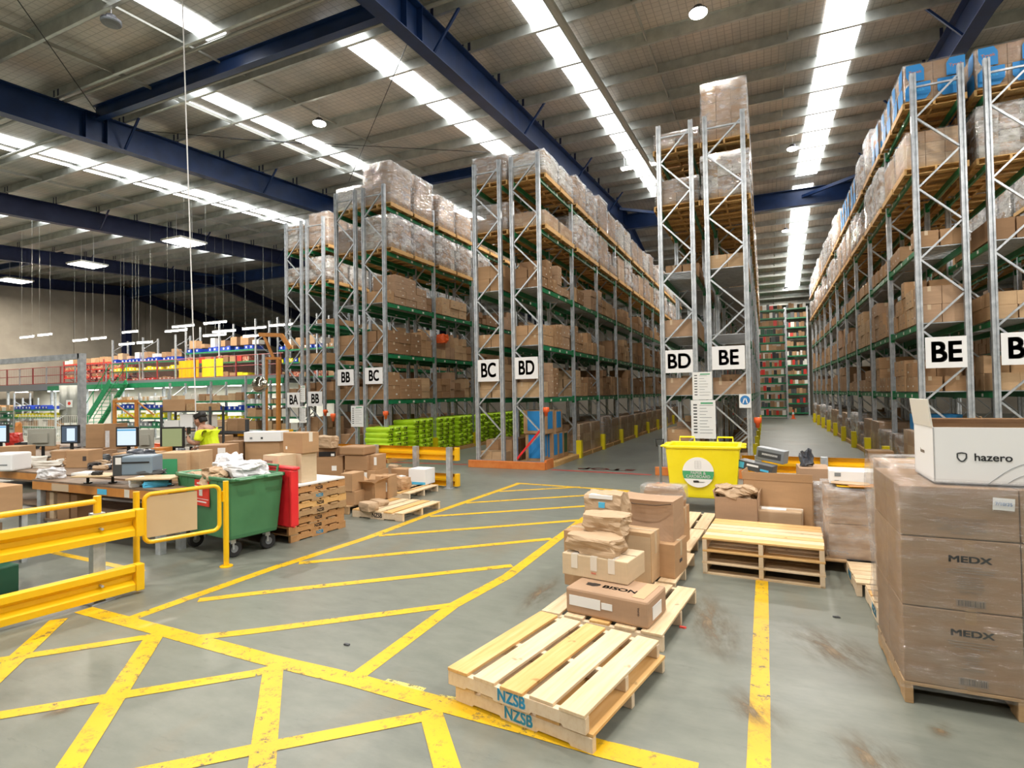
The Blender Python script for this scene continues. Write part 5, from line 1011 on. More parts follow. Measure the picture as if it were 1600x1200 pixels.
def riser(label, u0, u1, v, z=.84, th=.4):
    f = fl((u0+u1)/2, v, z); dep = (f-Vector((0, 0, HC))).dot(_F); w_ = (u1-u0)*dep/FPX; r = empty('desk_riser', (f.x-.41*th/2, f.y+.91*th/2, 0), .424); tag(r, label, 'desk riser'); zb_ = .801 if f.y < 5.2 else .741
    MB().box(-w_/2, -th/2, z-.02, w_/2, th/2, z, 'plywood_board').build('board', r, bevel=.004)
    for x in (-w_*.32, w_*.32): MB().tube([(x, 0, zb_), (x, 0, z-.02)], .018, 'black', 10).lathe([(.05, 0), (.05, .015), (.02, .016)], (x, 0, zb_), 'black', 12).build('pedestal', r)
    return (f, dep)
riser('small raised board under the blue-grey label printer', 195, 265, 748, .92, .36); riser('small raised board with papers left of the label printer', 110, 172, 744, .92, .36)
pb('blue-grey label printer with an open black end', 'printer', 'printer', 190, 713, 236, 743, .921, .3, 'printer_blue_grey', .55, bevel=.02, extra=[(-.2, .16, .16, .18, 'black')]); pb('black and white end unit of the label printer', 'printer', 'printer', 176, 712, 190, 744, .921, .28, 'dark_grey', .55, bevel=.01, extra=[(-.02, .15, .05, .24, 'paper')])
o = blob('black_plastic_bag', .42, .3, .2, 'black_bag', 90, .12, 2.4, 8, flat=False); o.location = fl(219, 722, .90); tag(o, 'full black plastic bag on a carton behind the label printer', 'bag')
pb('carton under the full black plastic bag', 'cardboard_box', 'cardboard box', 175, 708, 240, 735, .742, .35, 'cardboard_tan')
pb('carton with a dark handle hole beside the grey column', 'cardboard_box', 'cardboard box', 103, 704, 138, 731, .742, .35, 'cardboard_tan', extra=[(.1, .12, .16, .2, 'print_ink')]); pb('narrower brown carton left of the one with the handle hole', 'cardboard_box', 'cardboard box', 80, 705, 102, 727, .742, .35, 'cardboard_brown')
pb('tan carton on the bench at the picture edge', 'cardboard_box', 'cardboard box', -8, 698, 29, 722, .742, .4, 'cardboard_tan')
pb('carton with a bright green side by the green bin', 'cardboard_box', 'cardboard box', 245, 708, 292, 752, .742, .4, 'cardboard_pale', extra=[(-.15, .05, .08, .32, 'green_print')], tape=False); pb('plain pale carton right of the green-sided one', 'cardboard_box', 'cardboard box', 289, 706, 312, 750, .742, .36, 'cardboard_pale')
pb('open brown carton with a shipping note behind the rubbish', 'cardboard_box', 'cardboard box', 311, 696, 354, 740, .742, .4, 'cardboard_brown', extra=[(.08, .25, .2, .4, 'paper')]); pb('brown carton right of the worker', 'cardboard_box', 'cardboard box', 350, 690, 374, 716, .742, .4, 'cardboard_dark'); pb('pale carton on the bench right of the worker', 'cardboard_box', 'cardboard box', 340, 681, 352, 697, .742, .4, 'cardboard_tan')
pb('pale carton flap box between monitors', 'cardboard_box', 'cardboard box', 134, 663, 163, 700, .742, .4, 'cardboard_tan'); pb('white-taped carton behind the dark desktop monitor', 'cardboard_box', 'cardboard box', 163, 662, 182, 702, .742, .4, 'cardboard_brown', extra=[(-.12, .05, -.02, .45, 'white_bag')])
pb('orange and white parts carton between the monitors', 'cardboard_box', 'cardboard box', 236, 700, 255, 720, .742, .3, 'bench_orange', extra=[(-.06, .12, .04, .2, 'black')])
o = blob('white_plastic_bag', .34, .22, .15, 'white_bag', 95, .15, 2.5, 7); o.location = fl(80, 747, .801); tag(o, 'crumpled white plastic bag on the orange-fronted workbench', 'bag')
for k, (u, v, z, w_, lab) in enumerate(((136, 741, .921, .26, 'stack of white paper on the left raised board'), (60, 728, .742, .34, 'loose white papers on the second bench'), (78, 722, .742, .3, 'dark papers on the second bench'), (160, 716, .742, .3, 'blue-white papers in a dark tray'), (285, 714, .742, .3, 'papers in front of the olive monitor'))):
    f = fl(u, v, z); tag(MB().box(-w_/2, -.11, 0, w_/2, .11, .02+.01*(k == 0), 'paper' if k != 2 else 'dark_grey').build('paper_stack', None, (f.x, f.y, z), .3+k*.2), lab, 'papers')
for k, (u, v, z, sz, mt, lab) in enumerate(((152, 742, .921, (.12, .07, .05), 'black', 'black computer mouse on the left raised board'), (238, 741, .921, (.3, .16, .06), 'dark_grey', 'black scanner and cable on the right raised board'), (245, 760, .801, (.3, .16, .08), 'nzsb_blue', 'blue cloth under the right raised board'), (215, 760, .801, (.18, .1, .12), 'white', 'white card box under the right raised board'), (270, 709, .742, (.26, .2, .12), 'white', 'white tape dispenser before the olive monitor'),
        (38, 705, .742, (.3, .25, .22), 'black', 'black holder with cables on the bench'), (64, 700, .742, (.5, .3, .2), 'dark_grey', 'heap of black cables below the grey monitor back'), (22, 700, .742, (.5, .3, .4), 'red_tub', 'red basket at the picture edge'), (29, 698, .742, (.18, .15, .62), 'bench_orange', 'yellow holder beside the red basket'), (170, 693, .742, (.5, .25, .18), 'dark_green', 'dark green and yellow vest behind the bench'), (155, 722, .742, (.3, .25, .14), 'dark_grey', 'dark letter tray beside the label printer'), (250, 700, .742, (.3, .25, .12), 'safety_orange', 'orange tape rolls between the monitors'))):
    o = blob(('computer_mouse', 'barcode_scanner', 'blue_cloth', 'card_box', 'tape_dispenser', 'cable_holder', 'cable_heap', 'basket', 'holder', 'safety_vest', 'letter_tray', 'tape_rolls')[k], *sz, mt, 100+k, .12, 2, 5); o.location = fl(u, v, z); o.location.z = z; o.rotation_euler.z = .4+k*.3; tag(o, lab, 'desk clutter')
kb = MB().box(-.22, -.07, 0, .22, .07, .02, 'black').box(-.2, -.055, .02, .2, .055, .026, 'dark_grey').mesh('keyboard')
for k, (u, v) in enumerate(((200, 707), (262, 706), (110, 700), (20, 708))): f = fl(u, v, .742); tag(mo('keyboard', kb, None, (f.x, f.y, .742), .4), 'black keyboard in front of the %s monitor' % ('blue title bar', 'olive page', 'dark desktop', 'cut-off pale')[k], 'keyboard', 'black keyboards')
rn = random.Random(5)
for k in range(44):
    u = rn.uniform(5, 300); v = rn.uniform(702, 730); f = fl(u, v, .742); mt = rn.choice(('black', 'dark_grey', 'cardboard_tan', 'cardboard_dark', 'mid_grey', 'kraft_paper', 'black_bag', 'offwhite'))
    if not (5.65 < f.y < 6.4 and -12.6 < f.x < -7.5) and not (6.9 < f.y < 8.4 and -17.2 < f.x < -9.9): f = Vector((rn.uniform(-12.5, -7.7), rn.uniform(5.7, 6.35), 0))
    o = blob('desk_item', rn.uniform(.12, .4), rn.uniform(.1, .25), rn.uniform(.05, .2), mt, 200+k, .15, 2.4, 4); o.location = (f.x, f.y, .741); o.rotation_euler.z = rn.uniform(0, 3)
    tag(o, 'small %s item in the bench clutter, number %d from the picture edge' % ({'black_bag': 'black', 'kraft_paper': 'brown', 'cardboard_tan': 'tan', 'cardboard_dark': 'dark brown'}.get(mt, mt.replace('_', ' ')), k+1), 'desk clutter', 'small things on the cluttered benches')
pw = MB(); a = at(285, 2, 10.2); b = fl(308, 712, .742); pw.tube([a, b], .012, 'white', 6); tag(pw.build('power_pole'), 'thin white power cable dropping from the roof to the benches', 'cable')

# ------------------------------------------------------------------ the worker
def skin_obj(name, pts, edges, rad, mt, parent, sub=2):
    me = bpy.data.meshes.new(name); me.from_pydata(pts, edges, []); o = bpy.data.objects.new(name, me); C.objects.link(o); o.parent = parent
    o.modifiers.new('skin', 'SKIN'); bm = bmesh.new(); bm.from_mesh(me); bm.verts.ensure_lookup_table(); L = bm.verts.layers.skin.verify()
    for i, v in enumerate(bm.verts): v[L].radius = (rad[i], rad[i]) if not isinstance(rad[i], tuple) else rad[i]; v[L].use_root = (i == 0)
    bm.to_mesh(me); bm.free(); me.materials.append(M[mt]); s = o.modifiers.new('sub', 'SUBSURF'); s.levels = sub; s.render_levels = sub; return o
pr_ = empty('person', (-9.05, 6.95, 0), math.pi+.30); tag(pr_, 'person in a yellow hi-vis shirt with dark hair, looking down with a raised hand', 'person')
skin_obj('body', [(0, 0, .92), (.04, 0, 1.1), (.10, 0, 1.28), (.15, 0, 1.385), (.19, 0, 1.44), (.215, 0, 1.49), (.0, .1, .86), (.03, .1, .48), (-.02, .1, .08), (.12, .1, .03), (0, -.1, .86), (.03, -.1, .48), (-.02, -.1, .08), (.12, -.1, .03),
    (.12, .17, 1.34), (.14, .21, 1.12), (.34, .16, 1.17), (.38, .13, 1.27), (.12, -.17, 1.34), (.12, -.23, 1.1), (.34, -.2, 1.04), (.42, -.19, 1.02)],
    [(0, 1), (1, 2), (2, 3), (3, 4), (4, 5), (0, 6), (6, 7), (7, 8), (8, 9), (0, 10), (10, 11), (11, 12), (12, 13), (3, 14), (14, 15), (15, 16), (16, 17), (3, 18), (18, 19), (19, 20), (20, 21)],
    [(.12, .16), (.11, .15), (.12, .17), (.1, .14), .055, .052, .085, .06, .042, .04, .085, .06, .042, .04, .055, .045, .036, .026, .055, .045, .036, .026], 'skin', pr_)
skin_obj('hi_vis_shirt', [(.0, 0, .90), (.04, 0, 1.1), (.10, 0, 1.28), (.15, 0, 1.38), (.12, .17, 1.34), (.135, .205, 1.16), (.12, -.17, 1.34), (.12, -.22, 1.14)], [(0, 1), (1, 2), (2, 3), (3, 4), (4, 5), (3, 6), (6, 7)],
    [(.15, .19), (.13, .17), (.14, .185), (.105, .145), .078, .07, .078, .07], 'yellow_hi_vis', pr_)
skin_obj('trousers', [(0, 0, .9), (0, .1, .84), (.03, .1, .48), (-.02, .1, .1), (0, -.1, .84), (.03, -.1, .48), (-.02, -.1, .1)], [(0, 1), (1, 2), (2, 3), (0, 4), (4, 5), (5, 6)], [(.14, .17), .11, .08, .065, .11, .08, .065], 'navy_cloth', pr_)
skin_obj('collar', [(.13, 0, 1.37), (.175, 0, 1.43)], [(0, 1)], [(.085, .12), .07], 'navy_cloth', pr_)
hd = empty('head', (.235, 0, 1.50), 0, pr_); hd.rotation_euler = (0, .45, 0)
bm = bmesh.new(); bmesh.ops.create_uvsphere(bm, u_segments=20, v_segments=14, radius=1)
for v in bm.verts:
    x, y, z = v.co; y_ = y*.073*(1-.18*max(0, -z)); x_ = x*.092; z_ = z*.118
    if x > .2:
        if abs(y) < .22 and -.25 < z < .12: x_ += .026*(1-abs(y)/.22)*(1-abs(z+.1)/.3)      # nose
        if z < -.55: x_ += .012; 
        if .05 < z < .25 and .15 < abs(y) < .5: x_ -= .007
        if abs(z+.42) < .08 and abs(y) < .3: x_ += .006
    v.co = (x_, y_, z_+.02)
me = bpy.data.meshes.new('face'); bm.to_mesh(me); bm.free(); me.materials.append(M['skin'])
for p in me.polygons: p.use_smooth = True
o = bpy.data.objects.new('face', me); C.objects.link(o); o.parent = hd
m = MB(); m.lathe([(.003, -.012), (.022, -.008), (.026, .004), (.006, .01)], (0, .074, .01), 'skin', 10, 'y'); m.lathe([(.003, -.01), (.022, .004), (.026, .008), (.006, .012)], (0, -.076, .01), 'skin', 10, 'y'); m.build('ear', hd)
h_ = blob('hair', .205, .165, .13, 'hair', 7, .05, 3, 7, flat=False, parent=hd); h_.location = (-.052, 0, .062); h_.scale = (.80, .98, .72); h2 = blob('hair_back', .08, .14, .12, 'hair', 9, .05, 3, 5, flat=False, parent=hd); h2.location = (-.07, 0, -.03)
m = MB()
for s_ in (-1, 1):
    m.tube([(.093+.0, s_*.032+.02*math.cos(t), .035+.016*math.sin(t)) for t in [k*math.pi/5 for k in range(11)]], .0022, 'black', 5, False); m.tube([(.092, s_*.052, .037), (.0, s_*.075, .035)], .002, 'black', 5)
m.build('glasses', hd); m = MB()
for s_ in (-1, 1): m.lathe([(.002, 0), (.009, .001), (.003, .006)], (.082, s_*.03, .032), 'white', 8, 'x'); m.lathe([(.001, 0), (.004, .001)], (.088, s_*.03, .032), 'black', 8, 'x')
m.build('eyes', hd); MB().box(.084, -.022, -.036, .094, .022, -.031, 'cardboard_dark').build('mouth', hd)
for s_, hp, ph in ((1, Vector((.38, .13, 1.27)), (.0, 0, 1)), (-1, Vector((.42, -.19, 1.02)), (1, 0, 0))):
    up = Vector(ph).normalized(); sd = Vector((0, 1, 0)); nr = up.cross(sd)
    pts = [hp, hp+up*.05, hp+up*.085]; ed = [(0, 1), (1, 2)]; ra = [.026, (.018, .036), (.014, .034)]
    skin_obj('hand', [tuple(p) for p in pts], ed, ra, 'skin', pr_, 1)
    for k in range(4):
        b_0 = hp+up*.08+sd*(-.028+.019*k); l = (.06, .07, .066, .052)[k]; c = nr*(-.02)
        skin_obj('finger', [tuple(b_0), tuple(b_0+up*l*.5+c*.5), tuple(b_0+up*l*.75+c*1.6)], [(0, 1), (1, 2)], [.009, .0085, .007], 'skin', pr_, 1)
    t0 = hp+up*.03+sd*(-.03*s_); skin_obj('thumb', [tuple(t0), tuple(t0-sd*.025*s_+up*.03-nr*.02), tuple(t0-sd*.02*s_+up*.055-nr*.035)], [(0, 1), (1, 2)], [.012, .01, .008], 'skin', pr_, 1)
MB().lathe([(.028, -.02), (.036, -.01), (.036, .01), (.028, .02)], (.375, .13, 1.24), 'black', 12, 'z').build('wristband', pr_)
tag(MB().box(-.012, -.035, -.06, .012, .035, .06, 'black').build('hand_scanner', None, pr_.location + Vector((math.cos(math.pi+.30)*.36 - math.sin(math.pi+.30)*.13, math.sin(math.pi+.30)*.36 + math.cos(math.pi+.30)*.13, 1.36)), math.pi+.3), 'small black scanner held in the raised hand of the worker', 'scanner')

# ================================================================== MEZZANINE AND THE SHELVING ROUND IT
YM = 19.6; ZM = 2.95
mz = empty('mezzanine', (0, 0, 0)); tag(mz, 'green-edged steel mezzanine deck along the concrete wall', 'mezzanine')
MB().box(-51, YM, ZM-.06, -20.6, 30.4, ZM, 'mid_grey').build('deck', mz); MB().box(-40, YM-.08, ZM-.32, -20.6, YM, ZM-.07, 'stair_green').build('edge_beam', mz); MB().box(-51, YM-.08, ZM-.30, -40, YM, ZM-.07, 'mid_grey').build('edge_beam', mz); MB().box(-51, YM-.02, ZM-.07, -20.6, YM+.05, ZM+.08, 'mid_grey').build('kick_plate', mz)
for x in (-50, -45, -40, -36.4, -33, -29.5, -26, -23.5, -20.8): MB().box(x-.06, YM+.1, 0, x+.06, YM+.22, ZM-.06, 'galvanised_steel').build('column', mz)
for y in (24, 28):
    for x in (-48, -42, -36, -30, -24): MB().box(x-.06, y, 0, x+.06, y+.12, ZM-.06, 'galvanised_steel').build('column', mz)
m = MB()
for k in range(15): m.box(-50+k*2.05, YM+.2, ZM-.2, -49.9+k*2.05, 30.2, ZM-.061, 'mid_grey')
m.build('joists', mz)
mat('rail_red', (.30, .05, .05), .5); rl = empty('mezzanine_railing', (0, YM+.06, ZM+.08)); tag(rl, 'dark red mesh railing along the mezzanine edge', 'railing')
for z in (.0, .5, 1.0): MB().tube([(-51, 0, z+.03), (-20.7, 0, z+.03)], .022, 'rail_red', 6).build('rail', rl)
for k in range(21): MB().box(-50.9+k*1.5, -.03, 0, -50.84+k*1.5, .03, 1.05, 'galvanised_steel' if k % 2 else 'rail_red').build('post', rl)
m = MB()
for k in range(300): m.box(-50.9+k*.1, -.003, .05, -50.893+k*.1, .003, 1.0, 'rail_red')
tag(m.build('mesh_wires', rl, fix=False), 'dark red wires', None, None, 'stuff')
def shelving(label, x0, x1, y, z0, levels, d=.9, nb=1, tall=None, pm='galvanised_steel', bm_='green_beam', goods=None, seed=1, boxcat=True, lab2=''):
    r = empty('shelving_unit', (x0, y, z0)); tag(r, label, 'shelving'); W_ = x1-x0; H_ = tall or levels[-1]+.5
    for i in range(nb+1):
        for yy_ in (0, d): MB().box(i*W_/nb-.04, yy_-.04, 0, i*W_/nb+.04, yy_+.04, H_, pm).build('upright', r)
        m = MB(); z = .2; k = 0
        while z < H_-.6: m.bar((i*W_/nb, 0 if k % 2 else d, z), (i*W_/nb, d if k % 2 else 0, z+.6), .03, .03, pm, (1, 0, 0)); z += .6; k += 1
        m.build('frame_brace', r)
    for z in levels: MB().box(.04, -.02, z-.08, W_-.04, .03, z, bm_).box(.04, .03, z-.02, W_-.04, d, z-.005, 'galvanised_steel').build('shelf', r)
    rn = random.Random(seed)
    for li, z in enumerate(levels):
        g_ = goods[li] if goods and li < len(goods) else None
        if not g_: continue
        m = MB(); x = .1; k = 0
        w_, h_, gap = {'tub': (.32, .22, .03), 'box': (.45, .34, .04), 'small': (.2, .2, .02), 'jar': (.12, .2, .05)}[g_[0]]
        while x < W_-w_-.05:
            if rn.random() < .93:
                ww = w_*rn.uniform(.8, 1.1); hh_ = h_*rn.uniform(.7, 1.15); mt = rn.choice(g_[1]); m.box(x, -.0, z+.002, x+ww, d*.75, z+hh_, mt)
                if g_[0] == 'tub': m.box(x+ww*.35, -.006, z+.06, x+ww*.65, -.001, z+.16, 'paper')
            x += w_+gap; k += 1
        if m.v: tag(m.build('stored_goods', None, (x0, y, z0), fix=False), '%s on level %d of the %s' % ({'tub': 'row of plastic tubs', 'box': 'row of cartons', 'small': 'row of small packs', 'jar': 'row of bottles'}[g_[0]], li+1, lab2), 'stored goods', None, 'stuff')
    return r
CB = ['cardboard_tan', 'cardboard_brown', 'cardboard_pale', 'offwhite']; CR = ['red_tub', 'cardboard_tan', 'red_goods', 'cardboard_dark']
shelving('mezzanine shelving with blue and yellow tubs, in the middle', -36.4, -30.6, 21.2, ZM, [.1, .75, 1.25], .9, 2, 2.7, goods=[('tub', ['red_tub', 'cardboard_dark']), ('tub', ['yellow_tub']), ('tub', ['blue_tub'])], lab2='middle mezzanine shelving', seed=2)
shelving('mezzanine shelving with blue tubs above a yellow curtain', -30.0, -24.5, 21.4, ZM, [.1, 1.0, 1.62], .9, 2, 3.2, goods=[('box', ['yellow_tub', 'cardboard_tan']), ('box', CR), ('tub', ['blue_tub'])], lab2='shelving above the yellow curtain', seed=3)
shelving('mezzanine shelving with cartons beside the BA rack', -24.2, -18.6, 22.6, ZM, [.1, .9, 1.6], .9, 2, 3.4, goods=[('box', CR), ('tub', ['yellow_tub', 'blue_tub']), ('tub', ['blue_tub', 'cardboard_tan'])], lab2='shelving beside the BA rack', seed=4)
shelving('low red mezzanine shelving full of small goods', -43.5, -36.8, 22.2, ZM, [.1, .6, 1.1, 1.5], .8, 3, 1.7, 'rail_red', 'red_tub', [('small', CR), ('small', CR), ('small', ['red_goods', 'cardboard_tan']), ('box', CB)], 5, lab2='low red mezzanine shelving')
shelving('dark mezzanine shelving crammed with red and white goods', -47.5, -42.6, 25.6, ZM, [.1, .7, 1.2, 1.7], .8, 2, 2.1, 'dark_grey', 'rail_red', [('small', CR), ('small', ['red_goods', 'offwhite', 'black']), ('small', ['offwhite', 'red_goods', 'black']), ('small', ['black', 'offwhite', 'red_tub'])], 6, lab2='dark mezzanine shelving')
rn = random.Random(12)
for k in range(22):
    x = -36+k*.82; w_ = rn.uniform(.3, .6); h_ = rn.uniform(.2, .5); y = 21.4 if x < -24.4 else 22.8; z = ZM+(1.48 if x < -30.4 else 1.86) if x < -24.4 else ZM+1.84
    if -30.6 < x < -29.9 or x+w_ > -19: continue
    tag(MB().box(-w_/2, 0, 0, w_/2, .4, h_, rn.choice(CB)).build('storage_carton', None, (x, y, z)), 'carton on top of the mezzanine tubs, number %d from the concrete wall side' % (k+1), 'cardboard box', 'cartons topping the mezzanine shelving')
cu_ = MB(); 
for k in range(2):
    xs_ = [(-29.9+k*1.9+i*.12, 20.9+.03*math.sin(i*1.7)) for i in range(15)]; vs = []
    for x, y in xs_: vs += [(x, y, ZM+.1), (x, y, ZM+1.15), (x, y+.02, ZM+.1), (x, y+.02, ZM+1.15)]
    m = MB().poly(vs, [(4*i, 4*i+4, 4*i+5, 4*i+1) for i in range(14)] + [(4*i+2, 4*i+3, 4*i+7, 4*i+6) for i in range(14)], 'yellow_plastic' if k else 'barrier_yellow'); tag(m.build('yellow_curtain', fix=False), 'yellow hanging cover on the mezzanine, %s of the two' % ('left', 'right')[k], 'cover', 'yellow covers')
def tube_lamp(k, u, v, dep, label, L=1.2, fac=0):
    c = at(u, v, dep); r = empty('tube_lamp', c); tag(r, label, 'tube lamp', 'white tube lamps over the shelving'); MB().box(-L/2, -.05, 0, L/2, .05, .05, 'white').build('housing', r); MB().tube([(-L/2, 0, -.03), (L/2, 0, -.03)], .03, 'lamp_glow', 8).build('tube', r)
    m = MB(); zr = rz_(c.y)-c.z-.02; m.tube([(-L*.4, 0, .05), (-L*.4, 0, zr)], .003, 'purlin_steel', 4); m.tube([(L*.4, 0, .05), (L*.4, 0, zr)], .003, 'purlin_steel', 4); m.build('hanger', r)
for k, (u, v) in enumerate(((42, 526), (70, 522.5), (125, 531), (154, 528), (203, 518), (198, 537), (226, 534.5), (286, 509), (275, 516), (336, 503.5), (350, 517), (335, 523), (397, 512), (398, 524), (440, 507))):
    tube_lamp(k, u, v, 29 if k < 7 else 26.5, 'hanging tube lamp %d of the mezzanine, counted from the concrete wall corner' % (k+1), 1.2 if k < 7 else 1.5)
# under the mezzanine
struct(MB().box(-50, 23.5, 0, -21, 23.6, ZM-.07, 'white_wall').build('trim_96'), 'white partition wall under the mezzanine')
for k, x in enumerate((-47, -43, -39, -35.5, -32, -29, -26, -23)):
    r = empty('tube_lamp', (x, 21.4, ZM-.3)); tag(r, 'tube lamp %d fixed under the mezzanine deck' % (k+1), 'tube lamp', 'tube lamps under the mezzanine'); MB().box(-.7, -.1, 0, .7, .1, .08, 'white').build('housing', r); MB().box(-.66, -.08, -.03, .66, .08, -.001, 'lamp_glow').build('tube', r); lamp_light(r, (0, 0, -.05), .8, 110, (1, .97, .9))
T_ = {'b': ('tub', ['blue_tub']), 'y': ('tub', ['yellow_tub']), 'g': ('tub', ['green_tub', 'mid_grey']), 'c': ('box', CB), 'j': ('jar', ['offwhite', 'cardboard_pale', 'white'])}
shelving('ground shelving with blue and yellow tubs left of the plastic curtain', -41.2, -36.9, 18.4, 0, [.5, 1.05, 1.5], .8, 1, 2.5, goods=[T_['c'], T_['y'], T_['b']], lab2='shelving left of the plastic curtain', seed=21)
shelving('ground shelving with green tubs at the picture edge', -48, -41.6, 19.0, 0, [.5, 1.0, 1.4], .8, 1, 2.2, goods=[T_['g'], T_['g'], T_['c']], lab2='shelving at the picture edge', seed=22)
shelving('ground shelving with bottles and blue tubs behind the orange frame', -31.3, -26.8, 18.2, 0, [.6, 1.05, 1.5, 1.9], .8, 2, 2.3, goods=[T_['g'], T_['y'], T_['b'], T_['j']], lab2='shelving behind the orange frame', seed=23)
shelving('ground shelving with blue tubs and cartons behind the worker', -26.4, -20.6, 18.0, 0, [.55, .95, 1.4, 1.85], .8, 2, 2.75, goods=[T_['g'], T_['y'], T_['b'], T_['c']], lab2='shelving behind the worker', seed=24)
shelving('ground shelving with mixed cartons beside the BA rack', -20.3, -17.2, 17.2, 0, [.6, 1.15, 1.7, 2.2], .8, 1, 2.9, goods=[T_['c'], T_['c'], T_['j'], None], lab2='shelving beside the BA rack foot', seed=25)
shelving('bench-high shelving with cartons behind the first benches', -16.9, -14.0, 11.9, 0, [.5, .95], .6, 1, 1.3, 'dark_grey', 'dark_grey', [('box', CB), ('box', CB)], 26, lab2='shelving behind the first benches')
# dark rack with paper stacks behind the monitors
dr = empty('document_rack', at(290, 690, 12.6) * 1); dr.location.z = 0; dr.rotation_euler.z = .2; tag(dr, 'dark steel rack with paper stacks, behind the olive monitor', 'rack')
for x in (-.65, .65):
    for y in (0, .4): MB().box(x-.02, y-.02, 0, x+.02, y+.02, 1.75, 'dark_grey').build('upright', dr)
for z in (.9, 1.28, 1.66): MB().box(-.66, -.02, z-.03, .66, .42, z, 'dark_grey').build('shelf', dr)
base = dr.location
for k, (x, z, w_, h_, mt, lab) in enumerate(((-.35, 1.66, .6, .26, 'cardboard_tan', 'long tan carton on top of the dark document rack'), (.30, 1.66, .62, .16, 'old_timber', 'flattened dark cartons on top of the document rack'), (-.42, 1.28, .4, .16, 'paper', 'low paper stack in the document rack'), (-.02, 1.28, .34, .30, 'paper', 'tall paper stack in the document rack'), (.38, 1.28, .3, .28, 'offwhite', 'paper stack at the rack end nearest the worker'), (.3, .9, .5, .25, 'cardboard_pale', 'pale carton on the lower shelf of the document rack'))):
    c = Vector((math.cos(.2)*x - math.sin(.2)*.2, math.sin(.2)*x + math.cos(.2)*.2, z)) + Vector((base.x, base.y, 0)); tag(MB().box(-w_/2, -.16, 0, w_/2, .16, h_, mt).build('paper_stack' if 'paper' in lab else 'cardboard_box', None, c, .2), lab, 'papers' if 'paper' in lab else 'cardboard box')
# portal of grey steel, pvc curtain, stairs, orange frame, mirror
pgm = MB(); a = at(128, 690, 14.6); zt_ = at(128, 552, 14.6).z
tag(pgm.box(a.x-.07, a.y-.07, 0, a.x+.07, a.y+.07, zt_, 'galvanised_steel').box(a.x-6, a.y-.07, zt_-.14, a.x-.0, a.y+.07, zt_, 'galvanised_steel').build('steel_portal'), 'grey steel portal column and crossbar standing among the benches', 'portal frame')
c = at(108, 655, 32.4); m = MB(); vs = []
for i in range(13):
    x = -.45+i*.075
    for z in (0.7, 1.3, 2.0, 2.87): vs += [(1.5*x*(1 if z > .5 else .8), .04*math.sin(i*1.3+z), z)]
m.poly(vs, [(4*i+j, 4*i+4+j, 4*i+5+j, 4*i+1+j) for i in range(12) for j in range(3)], 'grey_pvc'); o = m.build('plastic_curtain', None, (c.x, c.y, 0), .3, True); so = o.modifiers.new('t', 'SOLIDIFY'); so.thickness = .01; tag(o, 'grey plastic sheet curtain hung below the mezzanine, with a small sign', 'curtain')
o = MB().box(-.2, -.01, 0, .2, 0, .42, 'paper').build('prohibition_sign', o, (.1, -.08, 1.6)); MB().lathe([(.08, -.016), (.1, -.014)], (0, 0, .22), 'red_print', 16, 'y').build('sign_ring', o)
st = empty('staircase', (0, 0, 0)); tag(st, 'green steel staircase rising to the mezzanine', 'staircase')
A_, B_2 = Vector((-32.0, 18.9, ZM)), Vector((-35.0, 18.9, .05)); n = 14
for y in (18.5, 19.35): MB().bar((A_.x, y, A_.z), (B_2.x, y, B_2.z), .05, .32, 'stair_green').build('stringer', st); MB().tube([(A_.x, y, A_.z+.95), (B_2.x, y, B_2.z+.95)], .022, 'stair_green', 6).build('hand_rail', st)
for k in range(n):
    p = A_.lerp(B_2, (k+.5)/n); MB().box(p.x-.13, 18.53, p.z-.02, p.x+.13, 19.32, p.z+.01, 'stair_green').build('tread', st)
for k in range(5):
    p = A_.lerp(B_2, k/4)
    for y in (18.5, 19.35): MB().tube([(p.x, y, p.z), (p.x, y, p.z+.95)], .018, 'stair_green', 6).build('baluster', st)
of = empty('steel_stand', at(196, 668, 13.6)); of.location.z = 0; of.rotation_euler.z = .424; tag(of, 'orange steel frame with diagonal braces behind the benches', 'frame')
m = MB()
for x in (-.26, .27): m.box(x-.03, -.03, 0, x+.03, .03, 1.93, 'bench_orange')
m.box(-.26, -.03, 1.87, .27, .03, 1.93, 'bench_orange'); m.bar((-.26, 0, 1.85), (.27, 0, 1.45), .03, .03, 'bench_orange', (0, 1, 0)); m.bar((.27, 0, 1.9), (.7, 0, 1.55), .03, .03, 'bench_orange', (0, 1, 0)); m.build('tubes', of)
mat('mirror', (.55, .52, .45), .06, 1.0); c = at(405.5, 601, 16.5); mr = empty('round_mirror', c, .45); tag(mr, 'round convex safety mirror on a post below the mezzanine edge', 'mirror')
MB().lathe([(.0, -.09), (.12, -.075), (.2, -.03), (.235, 0), (.24, .02)], (0, 0, 0), 'mirror', 24, 'y').build('convex_glass', mr, smooth=True); MB().tube([(.1, .05, -c.z), (.1, .05, .9)], .05, 'galvanised_steel', 8).build('post', mr)
mr.children[1].data.transform(Matrix.Translation((0, 0, 0)))
yc_ = MB(); a = at(418, 590, 18); 
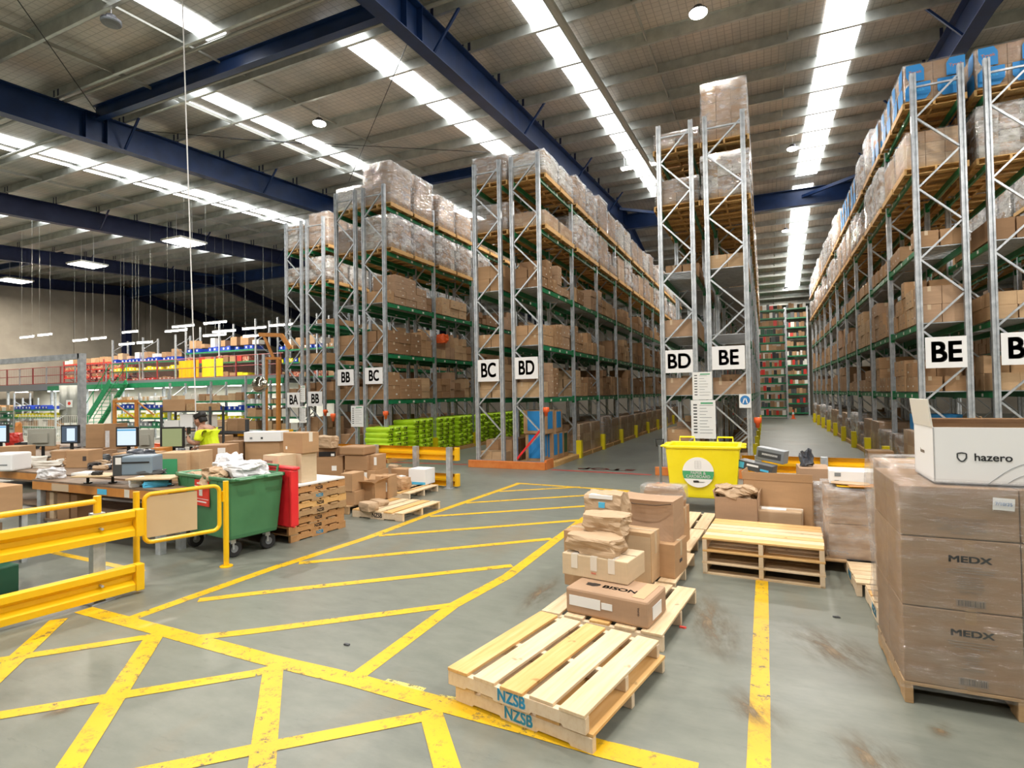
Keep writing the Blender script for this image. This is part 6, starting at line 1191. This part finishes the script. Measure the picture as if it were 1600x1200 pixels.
tag(yc_.bar(at(405, 523, 18), at(442, 524, 18), .12, .12, 'bench_orange').bar(at(412, 524, 18), at(428, 560, 18), .08, .08, 'bench_orange').bar(at(440, 524, 18), at(454, 545, 18), .12, .12, 'bench_orange').bar(at(415, 560, 18), at(415, 700, 18), .1, .1, 'bench_orange').bar(at(435, 560, 18), at(435, 700, 18), .1, .1, 'bench_orange').bar(at(412, 560, 18), at(440, 560, 18), .08, .08, 'bench_orange').build('order_picker_mast'), 'orange lifting mast with a hooked arm beside the BA rack', 'lift mast')
wf = empty('wire_fence', (-36.5, 16.5, 0)); tag(wf, 'low light grey wire fence behind the grey steel portal', 'fence'); m = MB()
for k in range(40): m.box(k*.16, -.005, .0, k*.16+.012, .005, 1.2, 'offwhite')
for z in (.1, .65, 1.2): m.box(0, -.01, z, 6.3, .01, z+.025, 'offwhite')
m.build('wires', wf)
# far shelving at the end of the BE aisle
def far_shelf(label, x0, x1, y, nl, h, sd):
    r = empty('shelving_unit', (x0, y, 0)); tag(r, label, 'shelving')
    for x in (0, (x1-x0)): MB().box(x-.05, -.05, 0, x+.05, .05, h, 'galvanised_steel').build('upright', r); MB().box(x-.05, .75, 0, x+.05, .85, h, 'galvanised_steel').build('upright', r)
    rn = random.Random(sd); g = MB()
    for k in range(nl):
        z = .12 + k*(h-.3)/(nl-1); MB().box(.05, -.03, z, x1-x0-.05, .8, z+.09, 'green_beam').build('shelf', r); x = .1
        while x < x1-x0-.25:
            w_ = rn.uniform(.08, .26); hh_ = rn.uniform(.26, .42)
            if rn.random() < .97: g.box(x, .02, z+.092, x+w_, .5, z+.09+hh_, rn.choice(['cardboard_dark', 'cardboard_brown', 'cardboard_tan', 'offwhite', 'black', 'dark_grey', 'red_tub', 'cardboard_dark', 'dark_green']))
            x += w_+.01
    tag(g.build('stored_goods', None, (x0, y, 0), fix=False), 'small goods filling the '+label, 'stored goods', None, 'stuff')
far_shelf('tall green shelving across the end of the BE aisle', -2.6, 1.38, 42.2, 14, 7.5, 1); far_shelf('farther green shelving against the end wall', 1.5, 3.0, 47.3, 12, 8.2, 2)
cn = MB().lathe([(.18, 0), (.18, .03), (.10, .03), (.07, .3), (.025, .62), (.02, .63)], (0, 0, 0), 'safety_orange', 14).build('traffic_cone', None, (1.66, 41.4, 0)); tag(cn, 'orange traffic cone at the end of the BE aisle', 'traffic cone'); MB().lathe([(.076, .3), (.05, .45)], (0, 0, 0), 'white', 14).build('white_band', cn)
